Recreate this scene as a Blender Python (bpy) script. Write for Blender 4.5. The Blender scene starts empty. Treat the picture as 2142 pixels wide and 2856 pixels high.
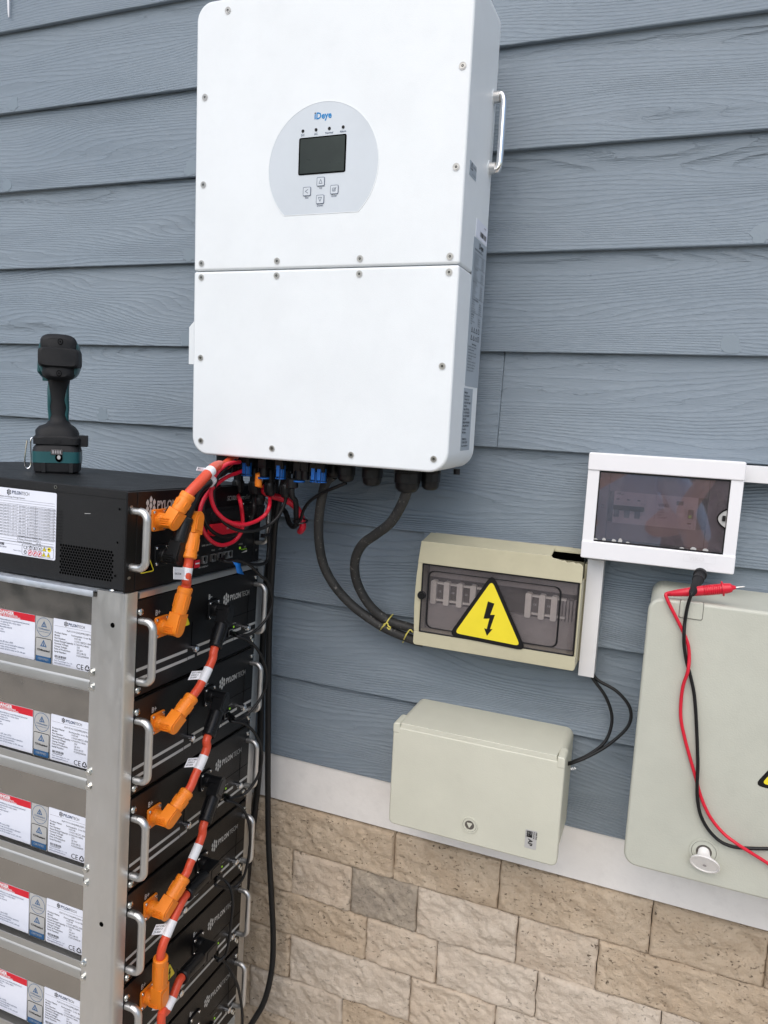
import bpy, bmesh, math, random
from mathutils import Vector, Matrix, noise
R_ = math.radians
S = bpy.context.scene
COL = S.collection
random.seed(7)
# ------------------------------------------------------------------ camera
cam = bpy.data.cameras.new('camera'); camo = bpy.data.objects.new('camera', cam); COL.objects.link(camo)
cam.sensor_fit = 'HORIZONTAL'; cam.sensor_width = 36; cam.lens = 34.43; cam.clip_start = .02; cam.clip_end = 200
_r, _u, _f = Vector((0.928093, 0.369252, 0.047914)), Vector((-0.094837, 0.109983, 0.989399)), Vector((-0.360068, 0.922798, -0.137094))
camo.matrix_world = Matrix(((_r.x, _u.x, -_f.x, 0), (_r.y, _u.y, -_f.y, -1.39149), (_r.z, _u.z, -_f.z, -0.83982), (0, 0, 0, 1)))
S.camera = camo
# ------------------------------------------------------------------ sky, sun, exposure
SUN_EL, SUN_AZ = R_(50), R_(178)            # high, from the front, veiled by cloud
W = bpy.data.worlds.new('World'); S.world = W; W.use_nodes = True
nt = W.node_tree; nt.nodes.clear()
sk = nt.nodes.new('ShaderNodeTexSky'); sk.sky_type = 'NISHITA'; sk.sun_disc = False
sk.sun_elevation = SUN_EL; sk.sun_rotation = SUN_AZ; sk.dust_density = 2.5; sk.air_density = 1.0; sk.ozone_density = 1.0
bg = nt.nodes.new('ShaderNodeBackground'); bg.inputs[1].default_value = .13
wo = nt.nodes.new('ShaderNodeOutputWorld'); nt.links.new(sk.outputs[0], bg.inputs[0]); nt.links.new(bg.outputs[0], wo.inputs[0])
sd = bpy.data.lights.new('sun', 'SUN'); sd.energy = 1.5; sd.angle = R_(80); sd.color = (1, .965, .91)
so = bpy.data.objects.new('sun', sd); COL.objects.link(so); so.location = (0, -6, 8)
_d = Vector((math.sin(SUN_AZ) * math.cos(SUN_EL), math.cos(SUN_AZ) * math.cos(SUN_EL), math.sin(SUN_EL)))
so.rotation_euler = _d.to_track_quat('Z', 'Y').to_euler()
S.view_settings.view_transform = 'Standard'; S.view_settings.look = 'None'
S.view_settings.exposure = 0.41; S.view_settings.gamma = 1; S.view_settings.use_curve_mapping = False
S.render.engine = 'CYCLES'
# ------------------------------------------------------------------ materials
def lin(r, g, b):
    f = lambda c: (c / 255 / 12.92) if c <= 10 else ((c / 255 + .055) / 1.055) ** 2.4
    return (f(r), f(g), f(b), 1)
class N:
    def __init__(s, name):
        s.m = bpy.data.materials.new(name); s.m.use_nodes = True; s.t = s.m.node_tree; s.n = s.t.nodes
        s.p = s.n['Principled BSDF']
    def new(s, ty, **k):
        n = s.n.new('ShaderNode' + ty)
        for a, v in k.items(): setattr(n, a, v)
        return n
    def lk(s, a, b): s.t.links.new(a, b)
    def math(s, op, a, b=None, c=None, clamp=False):
        n = s.new('Math', operation=op); n.use_clamp = clamp
        for i, v in enumerate((a, b, c)):
            if v is None: continue
            if isinstance(v, (int, float)): n.inputs[i].default_value = v
            else: s.lk(v, n.inputs[i])
        return n.outputs[0]
    def coord(s, sc=(1, 1, 1), kind='Object'):
        tc = s.new('TexCoord'); mp = s.new('Mapping'); mp.inputs['Scale'].default_value = sc
        s.lk(tc.outputs[kind], mp.inputs['Vector']); return mp.outputs[0]
    def noise(s, vec, scale, detail=3, rough=.5, w=None, dist=0):
        n = s.new('TexNoise'); n.inputs['Scale'].default_value = scale; n.inputs['Detail'].default_value = detail
        n.inputs['Roughness'].default_value = rough; n.inputs['Distortion'].default_value = dist
        s.lk(vec, n.inputs['Vector'])
        if w is not None:
            n.noise_dimensions = '4D'; s.lk(w, n.inputs['W'])
        return n.outputs[0]
    def mix(s, fac, a, b):
        n = s.new('Mix', data_type='RGBA')
        if isinstance(fac, (int, float)): n.inputs[0].default_value = fac
        else: s.lk(fac, n.inputs[0])
        for v, i in ((a, 6), (b, 7)):
            if isinstance(v, tuple): n.inputs[i].default_value = v
            else: s.lk(v, n.inputs[i])
        return n.outputs[2]
    def ramp(s, fac, a, b, ca=(0, 0, 0, 1), cb=(1, 1, 1, 1)):
        n = s.new('ValToRGB'); s.lk(fac, n.inputs[0]); e = n.color_ramp.elements
        e[0].position = a; e[0].color = ca; e[1].position = b; e[1].color = cb
        return n.outputs[0]
    def bump(s, h, dist, strength=1.0):
        n = s.new('Bump'); n.inputs['Distance'].default_value = dist; n.inputs['Strength'].default_value = strength
        s.lk(h, n.inputs['Height']); s.lk(n.outputs[0], s.p.inputs['Normal'])
    def out(s, base=None, rough=None, metal=None, spec=None):
        for k, v in (('Base Color', base), ('Roughness', rough), ('Metallic', metal), ('Specular IOR Level', spec)):
            if v is None: continue
            if isinstance(v, (int, float, tuple)): s.p.inputs[k].default_value = v
            else: s.lk(v, s.p.inputs[k])
        return s.m
def plain(name, c, rough=.5, metal=0, grain=0.0, gscale=900, var=.06, spec=None, smudge=0.0):
    """painted / moulded surface: slight tone variation, uneven gloss, fine surface grain"""
    n = N(name); v = n.coord()
    a = n.noise(v, 9, 4, .6)
    hi = tuple(min(1, x * (1 + var)) for x in c[:3]) + (1,); lo = tuple(x * (1 - var) for x in c[:3]) + (1,)
    col = n.mix(n.ramp(a, .35, .65), lo, hi)
    if smudge < 0:
        b = n.noise(v, 150, 5, .7); col = n.mix(n.math('MULTIPLY', n.ramp(b, .60, .66), -smudge), col, (.16, .155, .14, 1))
        b2 = n.noise(v, 28, 3, .7); col = n.mix(n.math('MULTIPLY', n.ramp(b2, .5, .8), .35), col, (.06, .058, .052, 1))
    elif smudge:
        b = n.noise(v, 30, 5, .7); col = n.mix(n.math('MULTIPLY', n.ramp(b, .52, .75), smudge), col, tuple(x * .55 for x in c[:3]) + (1,))
    r = n.math('ADD', n.math('MULTIPLY', n.noise(v, 25, 3), .14), rough - .07)
    if grain: n.bump(n.noise(v, gscale, 2), grain)
    return n.out(col, r, metal, spec)
def m_siding():
    n = N('blue_grey_siding_paint')
    tc = n.new('TexCoord'); oi = n.new('ObjectInfo'); sep = n.new('SeparateXYZ'); n.lk(tc.outputs['Object'], sep.inputs[0])
    w = n.math('MULTIPLY', oi.outputs['Random'], 37.0)
    x, z = sep.outputs[0], sep.outputs[2]
    def vec(sx, sz):
        c = n.new('CombineXYZ'); n.lk(n.math('MULTIPLY', x, sx), c.inputs[0]); n.lk(n.math('MULTIPLY', z, sz), c.inputs[2]); return c.outputs[0]
    # cathedral grain: contour lines of a stretched field, closely packed along the lower edge of each board
    f1 = n.noise(vec(1.25, 8.5), 1, 1.4, .5, w)
    f2 = n.noise(vec(14, 90), 1, 4, .65, w)
    q = n.math('MULTIPLY', n.math('SUBTRACT', 0.19, z), 5.2, None, True)
    dens = n.math('MULTIPLY', n.math('POWER', q, 1.5), 24.0)
    field = n.math('ADD', n.math('ADD', n.math('MULTIPLY', f1, 30.0), dens), n.math('MULTIPLY', f2, .9))
    fr = n.math('FRACT', field)
    saw = n.math('POWER', fr, 3.0)                                     # soft rise, sharp fall: a raised growth line
    amp = n.math('ADD', n.math('MULTIPLY', n.noise(vec(4, 22), 1, 2, .5, w), 1.3), -.12, None, True)
    fine = n.noise(vec(35, 900), 1, 3, .65, w)
    h = n.math('ADD', n.math('MULTIPLY', saw, amp), n.math('MULTIPLY', fine, .2))
    n.bump(h, .0058, 1.0)
    big = n.noise(vec(1.5, 4), 1, 4, .6, w)
    col = n.mix(n.ramp(big, .3, .7), lin(114, 127, 138), lin(124, 136, 146))
    col = n.mix(n.math('MULTIPLY', n.ramp(n.noise(vec(25, 40), 1, 5, .7, w), .62, .8), .35), col, lin(139, 143, 145))
    return n.out(col, .52, 0)
def m_stone(name, a, b, dark, pits=.0):
    n = N(name); v = n.coord(kind='Object'); oi = n.new('ObjectInfo'); w = n.math('MULTIPLY', oi.outputs['Random'], 61.0)
    big = n.noise(v, 9, 5, .65, w, .6); mid = n.noise(v, 45, 6, .7, w, .4); fine = n.noise(v, 260, 4, .7, w)
    col = n.mix(n.ramp(big, .3, .7), a, b)
    col = n.mix(n.math('MULTIPLY', n.ramp(mid, .45, .75), .5), col, dark)
    # clustered small travertine pits
    va = n.coord((1, 1, 1.6)); pn = n.noise(va, 120, 3, .55, w, .8); pl_ = n.noise(va, 55, 4, .6, w, 1.5)
    cl = n.ramp(n.noise(v, 12, 4, .7, w, 1.0), .42 - pits, .66 - pits)
    pit = n.math('MAXIMUM', n.math('MULTIPLY', n.ramp(pn, .62, .66), cl), n.math('MULTIPLY', n.ramp(pl_, .69, .73), cl))
    col = n.mix(n.math('MULTIPLY', pit, .9), col, tuple(x * .35 for x in dark[:3]) + (1,))
    col = n.mix(n.math('MULTIPLY', n.ramp(fine, .6, .75), .28), col, (.62, .55, .46, 1))
    h = n.math('SUBTRACT', n.math('ADD', n.math('MULTIPLY', mid, 1.0), n.math('MULTIPLY', fine, .35)), n.math('MULTIPLY', pit, .5))
    n.bump(h, .0075, 1.0)
    return n.out(col, .85, 0, .3)
def m_metal(name, c, rough, streak=(1, 1, 1), spangle=0.0, bumpd=0.0, blot=.15):
    n = N(name); v = n.coord(streak); a = n.noise(v, 12, 5, .65); col = n.mix(n.ramp(a, .3, .7), tuple(x * (1 - blot) for x in c[:3]) + (1,), c)
    r = n.math('ADD', n.math('MULTIPLY', n.noise(v, 40, 4), .2), rough - .1)
    if spangle:
        vo = n.new('TexVoronoi'); vo.inputs['Scale'].default_value = 110; n.lk(v, vo.inputs['Vector'])
        sp = n.new('SeparateColor'); n.lk(vo.outputs['Color'], sp.inputs[0])
        r = n.math('ADD', r, n.math('MULTIPLY', sp.outputs[0], spangle))
        col = n.mix(n.math('MULTIPLY', sp.outputs[1], spangle * 1.2), col, tuple(x * .6 for x in c[:3]) + (1,))
        sc = n.noise(n.coord((3, 3, 60)), 9, 5, .8); col = n.mix(n.math('MULTIPLY', n.ramp(sc, .6, .72), .3), col, (.75, .76, .78, 1))
    if bumpd: n.bump(n.noise(v, 7, 2), bumpd)
    return n.out(col, r, 1.0)
def m_glass(name, tint, gl=.14, haze=.10):
    n = N(name); tr = n.new('BsdfTransparent'); tr.inputs[0].default_value = tint
    g = n.new('BsdfGlossy'); g.inputs['Roughness'].default_value = .03; g.inputs[0].default_value = (.9, .9, .95, 1)
    lw = n.new('LayerWeight'); lw.inputs[0].default_value = .22
    v = n.coord(); d = n.new('BsdfDiffuse'); d.inputs[0].default_value = (.45, .42, .45, 1)
    mx = n.new('MixShader'); n.lk(n.math('ADD', n.math('MULTIPLY', lw.outputs['Fresnel'], 1.4), gl * .25), mx.inputs[0]); n.lk(tr.outputs[0], mx.inputs[1]); n.lk(g.outputs[0], mx.inputs[2])
    m2 = n.new('MixShader')   # dust and wiped haze lying on the plastic
    dust = n.math('ADD', n.math('MULTIPLY', n.ramp(n.noise(v, 22, 6, .75, None, 1.2), .45, .75), .07), haze)
    n.lk(dust, m2.inputs[0]); n.lk(mx.outputs[0], m2.inputs[1]); n.lk(d.outputs[0], m2.inputs[2])
    n.lk(m2.outputs[0], n.n['Material Output'].inputs['Surface']); return n.m
def m_glow(name, c, s):
    n = N(name); n.p.inputs['Emission Color'].default_value = c; n.p.inputs['Emission Strength'].default_value = s
    return n.out(c, .4)
M = dict(
    siding=m_siding(),
    stone=[m_stone('tan_split_travertine', (.585, .48, .37, 1), (.665, .575, .465, 1), (.43, .33, .235, 1), .05),
           m_stone('brown_split_travertine', (.515, .405, .29, 1), (.615, .51, .385, 1), (.36, .265, .175, 1), .10),
           m_stone('pale_split_travertine', (.60, .51, .41, 1), (.69, .61, .51, 1), (.45, .365, .28, 1), .0),
           m_stone('grey_stained_travertine', (.32, .275, .225, 1), (.50, .43, .34, 1), (.13, .12, .105, 1), .03)],
    mortar=plain('dark_mortar', (.09, .075, .06, 1), .95, grain=.001, gscale=200),
    trim=plain('white_trim_paint', (.78, .765, .74, 1), .55, grain=.0004, gscale=120, var=.04, smudge=.16),
    paint=plain('smooth_siding_paint', lin(119, 132, 142), .52, grain=.0003, gscale=300, var=.03),
    leaf=plain('hedge_leaf', (.075, .125, .05, 1), .55, var=.3), bark=plain('hedge_core', (.02, .025, .012, 1), .9),
    ground=plain('beige_paving', (.50, .455, .39, 1), .9, grain=.004, gscale=60, var=.2),
    white=plain('white_powder_coat', (.76, .80, .82, 1), .42, grain=.00025, gscale=1500, var=.02, smudge=.04),
    panel=plain('silver_panel_film', (.56, .61, .655, 1), .38, var=.03),
    screen=plain('dark_green_lcd', (.020, .028, .024, 1), .3, var=.25, smudge=.3, spec=.25),
    ink=plain('black_ink', (.010, .0095, .010, 1), .5, spec=.2),
    navy=plain('navy_ink', (.02, .045, .11, 1), .6),
    deyeblue=plain('blue_ink', (.004, .20, .50, 1), .5, spec=.2),
    greyfilm=plain('grey_label_film', (.34, .39, .44, 1), .42, var=.03),
    paper=plain('white_label', (.74, .77, .86, 1), .4, var=.02),
    red=plain('red_ink', (.62, .008, .025, 1), .5),
    greylab=plain('silver_label', (.50, .50, .49, 1), .4, .2, var=.05),
    galv=m_metal('galvanised_steel', (.70, .70, .685, 1), .40, (1, 1, .35), .05, .0001, .06),
    galvtop=m_metal('bluish_galvanised_steel', (.60, .63, .66, 1), .46, (1, 1, 1), .14, .0002, .25),
    rail=m_metal('zinc_rail', (.54, .54, .52, 1), .5, (.4, 1, 1), .04, .0002, .1),
    steel=m_metal('brushed_stainless', (.42, .405, .38, 1), .24, (1, 1, 1), 0, .007, .12),
    chrome=m_metal('chrome', (.80, .80, .80, 1), .14, (1, 1, 1), 0, 0, .05),
    alu=m_metal('satin_aluminium', (.66, .655, .64, 1), .40, (1, 1, 1), 0, 0, .06),
    bolt=m_metal('zinc_bolt', (.70, .71, .68, 1), .22, (1, 1, 1), 0, 0, .2),
    dullbolt=m_metal('recessed_screw_steel', (.42, .41, .38, 1), .35),
    black=plain('black_powder_coat', (.0045, .0042, .0045, 1), .38, spec=.3, grain=.0002, gscale=1200, var=.1, smudge=.0),
    blackbox=plain('charcoal_powder_coat', (.0120, .0124, .0132, 1), .45, spec=.3, grain=.0004, gscale=1300, var=.1),
    hole=plain('unlit_hole', (.0006, .0006, .0006, 1), .95, spec=.05),
    stripe=plain('silver_print', (.48, .48, .46, 1), .45),
    orange=plain('orange_plastic', (.86, .235, .014, 1), .42, grain=.0002, gscale=1600, var=.05, smudge=.08),
    ocable=plain('orange_red_cable', (.66, .075, .03, 1), .38, var=.05, smudge=.05),
    bplastic=plain('black_plastic', (.007, .0072, .008, 1), .36, var=.15, spec=.35),
    brubber=plain('black_cable', (.007, .0072, .0078, 1), .42, var=.15, spec=.35),
    dusty=plain('scuffed_black_cable', (.022, .0225, .022, 1), .62, var=.25, smudge=-.8),
    redc=plain('red_cable', (.60, .009, .03, 1), .4, var=.05),
    blue=plain('blue_plastic', (.008, .13, .50, 1), .4, var=.06),
    bluetape=plain('blue_tape', (.0, .16, .58, 1), .5),
    tag=plain('white_tag', (.76, .77, .80, 1), .4, var=.02),
    yellow=plain('yellow_print', (.82, .68, .03, 1), .42, var=.04),
    yellow2=plain('yellow_tie', (.62, .55, .12, 1), .5),
    led=m_glow('green_led', (.25, .55, .02, 1), .25),
    vwhite=plain('glossy_white_plastic', (.80, .80, .82, 1), .2, var=.012),
    duct=plain('white_trunking_plastic', (.72, .72, .73, 1), .4, var=.03),
    beige=plain('aged_beige_plastic', (.50, .47, .33, 1), .42, var=.06, smudge=.1),
    ivory=plain('pale_grey_green_plastic', (.57, .57, .475, 1), .5, grain=.0003, gscale=420, var=.03, smudge=.06),
    ivory2=plain('grey_green_plastic', (.485, .495, .425, 1), .5, grain=.0003, gscale=420, var=.04, smudge=.08),
    smoke=m_glass('smoked_cover', (.60, .56, .57, 1)),
    clear=m_glass('clear_cover', (.88, .855, .84, 1), .14, .05),
    smoke2=m_glass('violet_smoked_cover', (.70, .64, .67, 1), .6, .09),
    inner=plain('grey_inner_plastic', (.34, .325, .33, 1), .5),
    inner2=plain('dark_inner_plastic', (.10, .09, .08, 1), .5),
    module=plain('light_module_plastic', (.84, .83, .81, 1), .45),
    teal=plain('teal_plastic', (.009, .078, .086, 1), .4, var=.12, smudge=.12),
    grip=plain('black_grip_rubber', (.0115, .012, .0135, 1), .6, spec=.3, grain=.0003, gscale=900, var=.15),
    caulk=plain('old_caulk', (.42, .40, .33, 1), .8, grain=.002, gscale=200, var=.15),
    skin=plain('skin', (.50, .27, .18, 1), .5), shirt=plain('light_blue_shirt', (.36, .60, .82, 1), .8),
    trousers=plain('dark_trousers', (.03, .035, .05, 1), .8), hair=plain('dark_hair', (.02, .015, .01, 1), .6),
)
# ------------------------------------------------------------------ mesh helpers
_txt = {}
def text_geo(s, bold, align):
    k = (s, bold, align)
    if k not in _txt:
        c = bpy.data.curves.new('t', 'FONT'); c.body = s; c.size = 1; c.resolution_u = 2; c.align_x = align
        c.offset = bold; o = bpy.data.objects.new('t', c); me = o.to_mesh()
        _txt[k] = ([v.co.copy() for v in me.vertices], [tuple(p.vertices) for p in me.polygons])
        o.to_mesh_clear(); bpy.data.objects.remove(o); bpy.data.curves.remove(c)
    return _txt[k]
F_FRONT = lambda u, v, d: (u, -d, v)       # faces -y : u -> x, v -> z, d = out
F_RIGHT = lambda u, v, d: (d, u, v)        # faces +x : u -> y, v -> z, d = out
F_UP = lambda u, v, d: (u, v, d)
class MB:
    def __init__(s): s.v = []; s.f = []; s.m = []; s.k = 0
    def add(s, vs, fs, fr=None, o=(0, 0, 0)):
        b = len(s.v)
        for p in vs:
            if fr: p = fr(*p)
            s.v.append((p[0] + o[0], p[1] + o[1], p[2] + o[2]))
        for f in fs: s.f.append(tuple(b + i for i in f)); s.m.append(s.k)
        return s
    def mat(s, k): s.k = k; return s
    def box(s, x0, x1, y0, y1, z0, z1):
        v = [(x, y, z) for x in (x0, x1) for y in (y0, y1) for z in (z0, z1)]
        return s.add(v, [(0, 1, 3, 2), (4, 6, 7, 5), (0, 4, 5, 1), (2, 3, 7, 6), (0, 2, 6, 4), (1, 5, 7, 3)])
    def prism(s, poly, d0, d1, fr=F_FRONT, o=(0, 0, 0), caps=True):
        n = len(poly); v = [(a, b, d0) for a, b in poly] + [(a, b, d1) for a, b in poly]
        f = [(i, (i + 1) % n, n + (i + 1) % n, n + i) for i in range(n)]
        if caps: f += [tuple(range(n - 1, -1, -1)), tuple(range(n, 2 * n))]
        return s.add(v, f, fr, o)
    def flat(s, poly, d, fr=F_FRONT, o=(0, 0, 0)):
        return s.add([(a, b, d) for a, b in poly], [tuple(range(len(poly)))], fr, o)
    def ring(s, outer, inner, d0, d1, fr=F_FRONT, o=(0, 0, 0)):
        n = len(outer); v = [(a, b, d) for d in (d0, d1) for p in (outer, inner) for a, b in p]; f = []
        for i in range(n):
            j = (i + 1) % n
            f += [(i, j, 2 * n + j, 2 * n + i), (n + j, n + i, 3 * n + i, 3 * n + j), (2 * n + i, 2 * n + j, 3 * n + j, 3 * n + i), (j, i, n + i, n + j)]
        return s.add(v, f, fr, o)
    def cyl(s, p0, p1, r0, r1=None, n=16, caps=True):
        return s.lathe([(p0, r0), (p1, r0 if r1 is None else r1)], n, caps)
    def lathe(s, pts, n=16, caps=True, sq=None):
        """pts = [(centre, radius)] with centres in a line"""
        ax = (Vector(pts[-1][0]) - Vector(pts[0][0])).normalized()
        a = ax.orthogonal().normalized(); b = ax.cross(a); base = len(s.v)
        for c, r in pts:
            for i in range(n):
                t = 2 * math.pi * i / n; s.v.append(tuple(Vector(c) + (a * math.cos(t) + b * math.sin(t)) * r))
        for k in range(len(pts) - 1):
            for i in range(n):
                j = (i + 1) % n; s.f.append((base + k * n + i, base + k * n + j, base + (k + 1) * n + j, base + (k + 1) * n + i)); s.m.append(s.k)
        if caps:
            s.f.append(tuple(base + i for i in range(n - 1, -1, -1))); s.m.append(s.k)
            s.f.append(tuple(base + (len(pts) - 1) * n + i for i in range(n))); s.m.append(s.k)
        return s
    def loft(s, secs, n=20, caps=True):
        """secs = [(centre, u vector, v vector, exponent)]"""
        base = len(s.v)
        for c, u, v, e in secs:
            for i in range(n):
                t = 2 * math.pi * i / n; ct, st = math.cos(t), math.sin(t)
                p = Vector(c) + Vector(u) * (math.copysign(abs(ct) ** (2 / e), ct)) + Vector(v) * (math.copysign(abs(st) ** (2 / e), st)); s.v.append(tuple(p))
        for k in range(len(secs) - 1):
            for i in range(n):
                j = (i + 1) % n; s.f.append((base + k * n + i, base + k * n + j, base + (k + 1) * n + j, base + (k + 1) * n + i)); s.m.append(s.k)
        if caps:
            s.f.append(tuple(base + i for i in range(n - 1, -1, -1))); s.m.append(s.k)
            s.f.append(tuple(base + (len(secs) - 1) * n + i for i in range(n))); s.m.append(s.k)
        return s
    def tube(s, pts, r, n=12, sub=6, closed=False):
        P = spline(pts, sub); base = len(s.v); up = None
        for i, p in enumerate(P):
            t = (P[min(i + 1, len(P) - 1)] - P[max(i - 1, 0)]).normalized()
            if up is None: up = t.orthogonal().normalized()
            up = (up - t * up.dot(t)).normalized(); b = t.cross(up)
            rr = r(i / (len(P) - 1)) if callable(r) else r
            for k in range(n):
                a = 2 * math.pi * k / n; s.v.append(tuple(p + (up * math.cos(a) + b * math.sin(a)) * rr))
        L = len(P)
        for i in range(L - 1):
            for k in range(n):
                j = (k + 1) % n; s.f.append((base + i * n + k, base + i * n + j, base + (i + 1) * n + j, base + (i + 1) * n + k)); s.m.append(s.k)
        s.f.append(tuple(base + k for k in range(n - 1, -1, -1))); s.m.append(s.k)
        s.f.append(tuple(base + (L - 1) * n + k for k in range(n))); s.m.append(s.k)
        return s
    def text(s, body, size, u, v, d, fr=F_FRONT, bold=0.0, align='LEFT', sx=1.0, o=(0, 0, 0)):
        vs, fs = text_geo(body, bold, align)
        return s.add([(u + p.x * size * sx, v + p.y * size, d) for p in vs], fs, fr, o)
    def build(s, name, mat, parent=None, bevel=0.0, seg=2, sharp=35, loc=None):
        me = bpy.data.meshes.new(name); me.from_pydata(s.v, [], s.f)
        mats = mat if isinstance(mat, (list, tuple)) else [mat]
        for m in mats: me.materials.append(m)
        me.polygons.foreach_set('material_index', [min(i, len(mats) - 1) for i in s.m]); me.update()
        if bevel:
            bm = bmesh.new(); bm.from_mesh(me); bmesh.ops.recalc_face_normals(bm, faces=bm.faces)
            es = [e for e in bm.edges if len(e.link_faces) == 2 and e.calc_face_angle(0) > R_(30)]
            bmesh.ops.bevel(bm, geom=es, offset=bevel, segments=seg, profile=.5, affect='EDGES', clamp_overlap=True)
            bm.to_mesh(me); bm.free()
        me.shade_smooth(); me.set_sharp_from_angle(angle=R_(sharp))
        o = bpy.data.objects.new(name, me); COL.objects.link(o)
        if bevel and seg > 1:
            wn = o.modifiers.new('weighted', 'WEIGHTED_NORMAL'); wn.keep_sharp = True; wn.weight = 100
        if parent: o.parent = parent
        if loc: o.location = loc
        return o
def spline(pts, sub):
    P = [Vector(p) for p in pts]
    if len(P) < 3: return P
    out = []; Q = [P[0] * 2 - P[1]] + P + [P[-1] * 2 - P[-2]]
    for i in range(1, len(Q) - 2):
        a, b, c, d = Q[i - 1:i + 3]
        for k in range(sub):
            t = k / sub; out.append(.5 * ((2 * b) + (c - a) * t + (2 * a - 5 * b + 4 * c - d) * t * t + (3 * b - a - 3 * c + d) * t ** 3))
    return out + [P[-1]]
def rrect(x0, x1, z0, z1, r, n=5, corners=(1, 1, 1, 1)):
    """rounded rectangle, corners order: bottom-left, bottom-right, top-right, top-left"""
    out = []
    for (cx, cz, a0), on in zip(((x0 + r, z0 + r, 180), (x1 - r, z0 + r, 270), (x1 - r, z1 - r, 0), (x0 + r, z1 - r, 90)), corners):
        if not on:
            out.append((x0 if a0 in (180, 90) else x1, z0 if a0 in (180, 270) else z1)); continue
        for i in range(n + 1):
            a = R_(a0 + 90 * i / n); out.append((cx + r * math.cos(a), cz + r * math.sin(a)))
    return out
def circ(cx, cz, r, n=20, a0=0): return [(cx + r * math.cos(a0 + 2 * math.pi * i / n), cz + r * math.sin(a0 + 2 * math.pi * i / n)) for i in range(n)]
def inset(poly, cx, cz, s): return [(cx + (a - cx) * s, cz + (b - cz) * s) for a, b in poly]
def rtri(pts, r, n=4):
    """polygon with rounded corners"""
    out = []; L = len(pts)
    for i in range(L):
        p, a, b = Vector(pts[i]), Vector(pts[i - 1]), Vector(pts[(i + 1) % L])
        d1, d2 = (a - p).normalized(), (b - p).normalized(); h = d1.angle(d2) / 2; t = r / math.tan(h)
        s, e = p + d1 * t, p + d2 * t
        for k in range(n + 1):
            u = k / n; q = s * (1 - u) ** 2 + p * 2 * u * (1 - u) + e * u * u; out.append((q.x, q.y))
    return out
def tag(o, label, cat, group=None, kind=None):
    o['label'] = label; o['category'] = cat
    if group: o['group'] = group
    if kind: o['kind'] = kind
    return o
def thing(name, label, cat, loc=(0, 0, 0), group=None, mat=None):
    o = bpy.data.objects.new(name, None); o.empty_display_size = .05; COL.objects.link(o); o.location = loc
    if mat: o.matrix_world = mat
    return tag(o, label, cat, group)
def copyo(o, parent=None):
    c = o.copy(); COL.objects.link(c); c.parent = parent
    return c
def copytree(o, parent=None):
    c = copyo(o, parent)
    for ch in list(o.children): copytree(ch, c)
    return c
# ------------------------------------------------------------------ ground
g = MB().box(-30, 30, -30, 30, -2.75, -2.45).build('ground', M['ground']); g['kind'] = 'structure'
# ------------------------------------------------------------------ siding wall
wall = thing('siding_wall', 'blue grey lap siding wall with embossed wood grain behind the equipment', 'wall')
EXP = .18
def plank(x0, x1):
    poly = [(0, 0), (.0110, 0), (.0240, .205), (.0135, .205)]          # (y, z) section: thick lower lip, leaning back
    v = [(x, y, z) for x in (x0, x1) for y, z in poly]
    return MB().add(v, [(0, 4, 7, 3), (3, 7, 6, 2), (2, 6, 5, 1), (1, 5, 4, 0), (0, 1, 2, 3), (4, 7, 6, 5)])
full = plank(-3.6, 2.2).build('plank', M['siding'], wall, bevel=.0012, seg=1)
rows = {5: [(-3.6, -.3180), (-.3173, 2.2)], 7: [(-3.6, -.456), (-.135, 2.2)], 2: [(-3.6, -1.92), (-1.9193, 2.2)]}
first = True
for k in range(-4, 10):
    zb = -k * EXP if k < 9 else -1.628
    if k in rows:
        for a, b in rows[k]: plank(a, b).build('plank', M['siding'], wall, bevel=.0012, seg=1, loc=(0, 0, zb))
    else:
        o = full if first else copyo(full, wall); o.location = (random.uniform(-.001, .001), 0, zb); first = False
rp = random.Random(5)
for px_, k_ in ((-1.0292, 2), (-1.0303, 3), (-1.0355, 4), (-1.5645, 2), (-1.2743, 5), (0.0978, 3), (0.0695, 4), (-1.5385, 1)):
    pts = []
    for i in range(14):
        a = 2 * math.pi * i / 14; r_ = .017 * (.75 + .45 * rp.random()); hh = max(.0015, .017 + r_ * math.sin(a)); pts.append((px_ + r_ * math.cos(a), .0135 * hh / .205 - .0005, -k_ * EXP + hh))
    MB().add(pts + [(a, b + .0008, c) for a, b, c in pts], [tuple(range(14))] + [((i + 1) % 14, i, 14 + i, 14 + (i + 1) % 14) for i in range(14)]).build('filler_patch', M['paint'], wall)
MB().box(-3.6, 2.2, .0265, .12, -2.45, .92).build('sheathing', M['mortar'], wall)
MB().box(-.4545, -.137, .002, .0195, -1.26, -1.079).build('plank', M['siding'], wall)
tr = MB().box(-3.6, 2.2, .0045, .0195, -1.737, -1.6275).build('trim_board', M['trim'], bevel=.001)
tag(tr, 'white painted horizontal trim board between blue siding and stone base', 'trim board')
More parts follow.
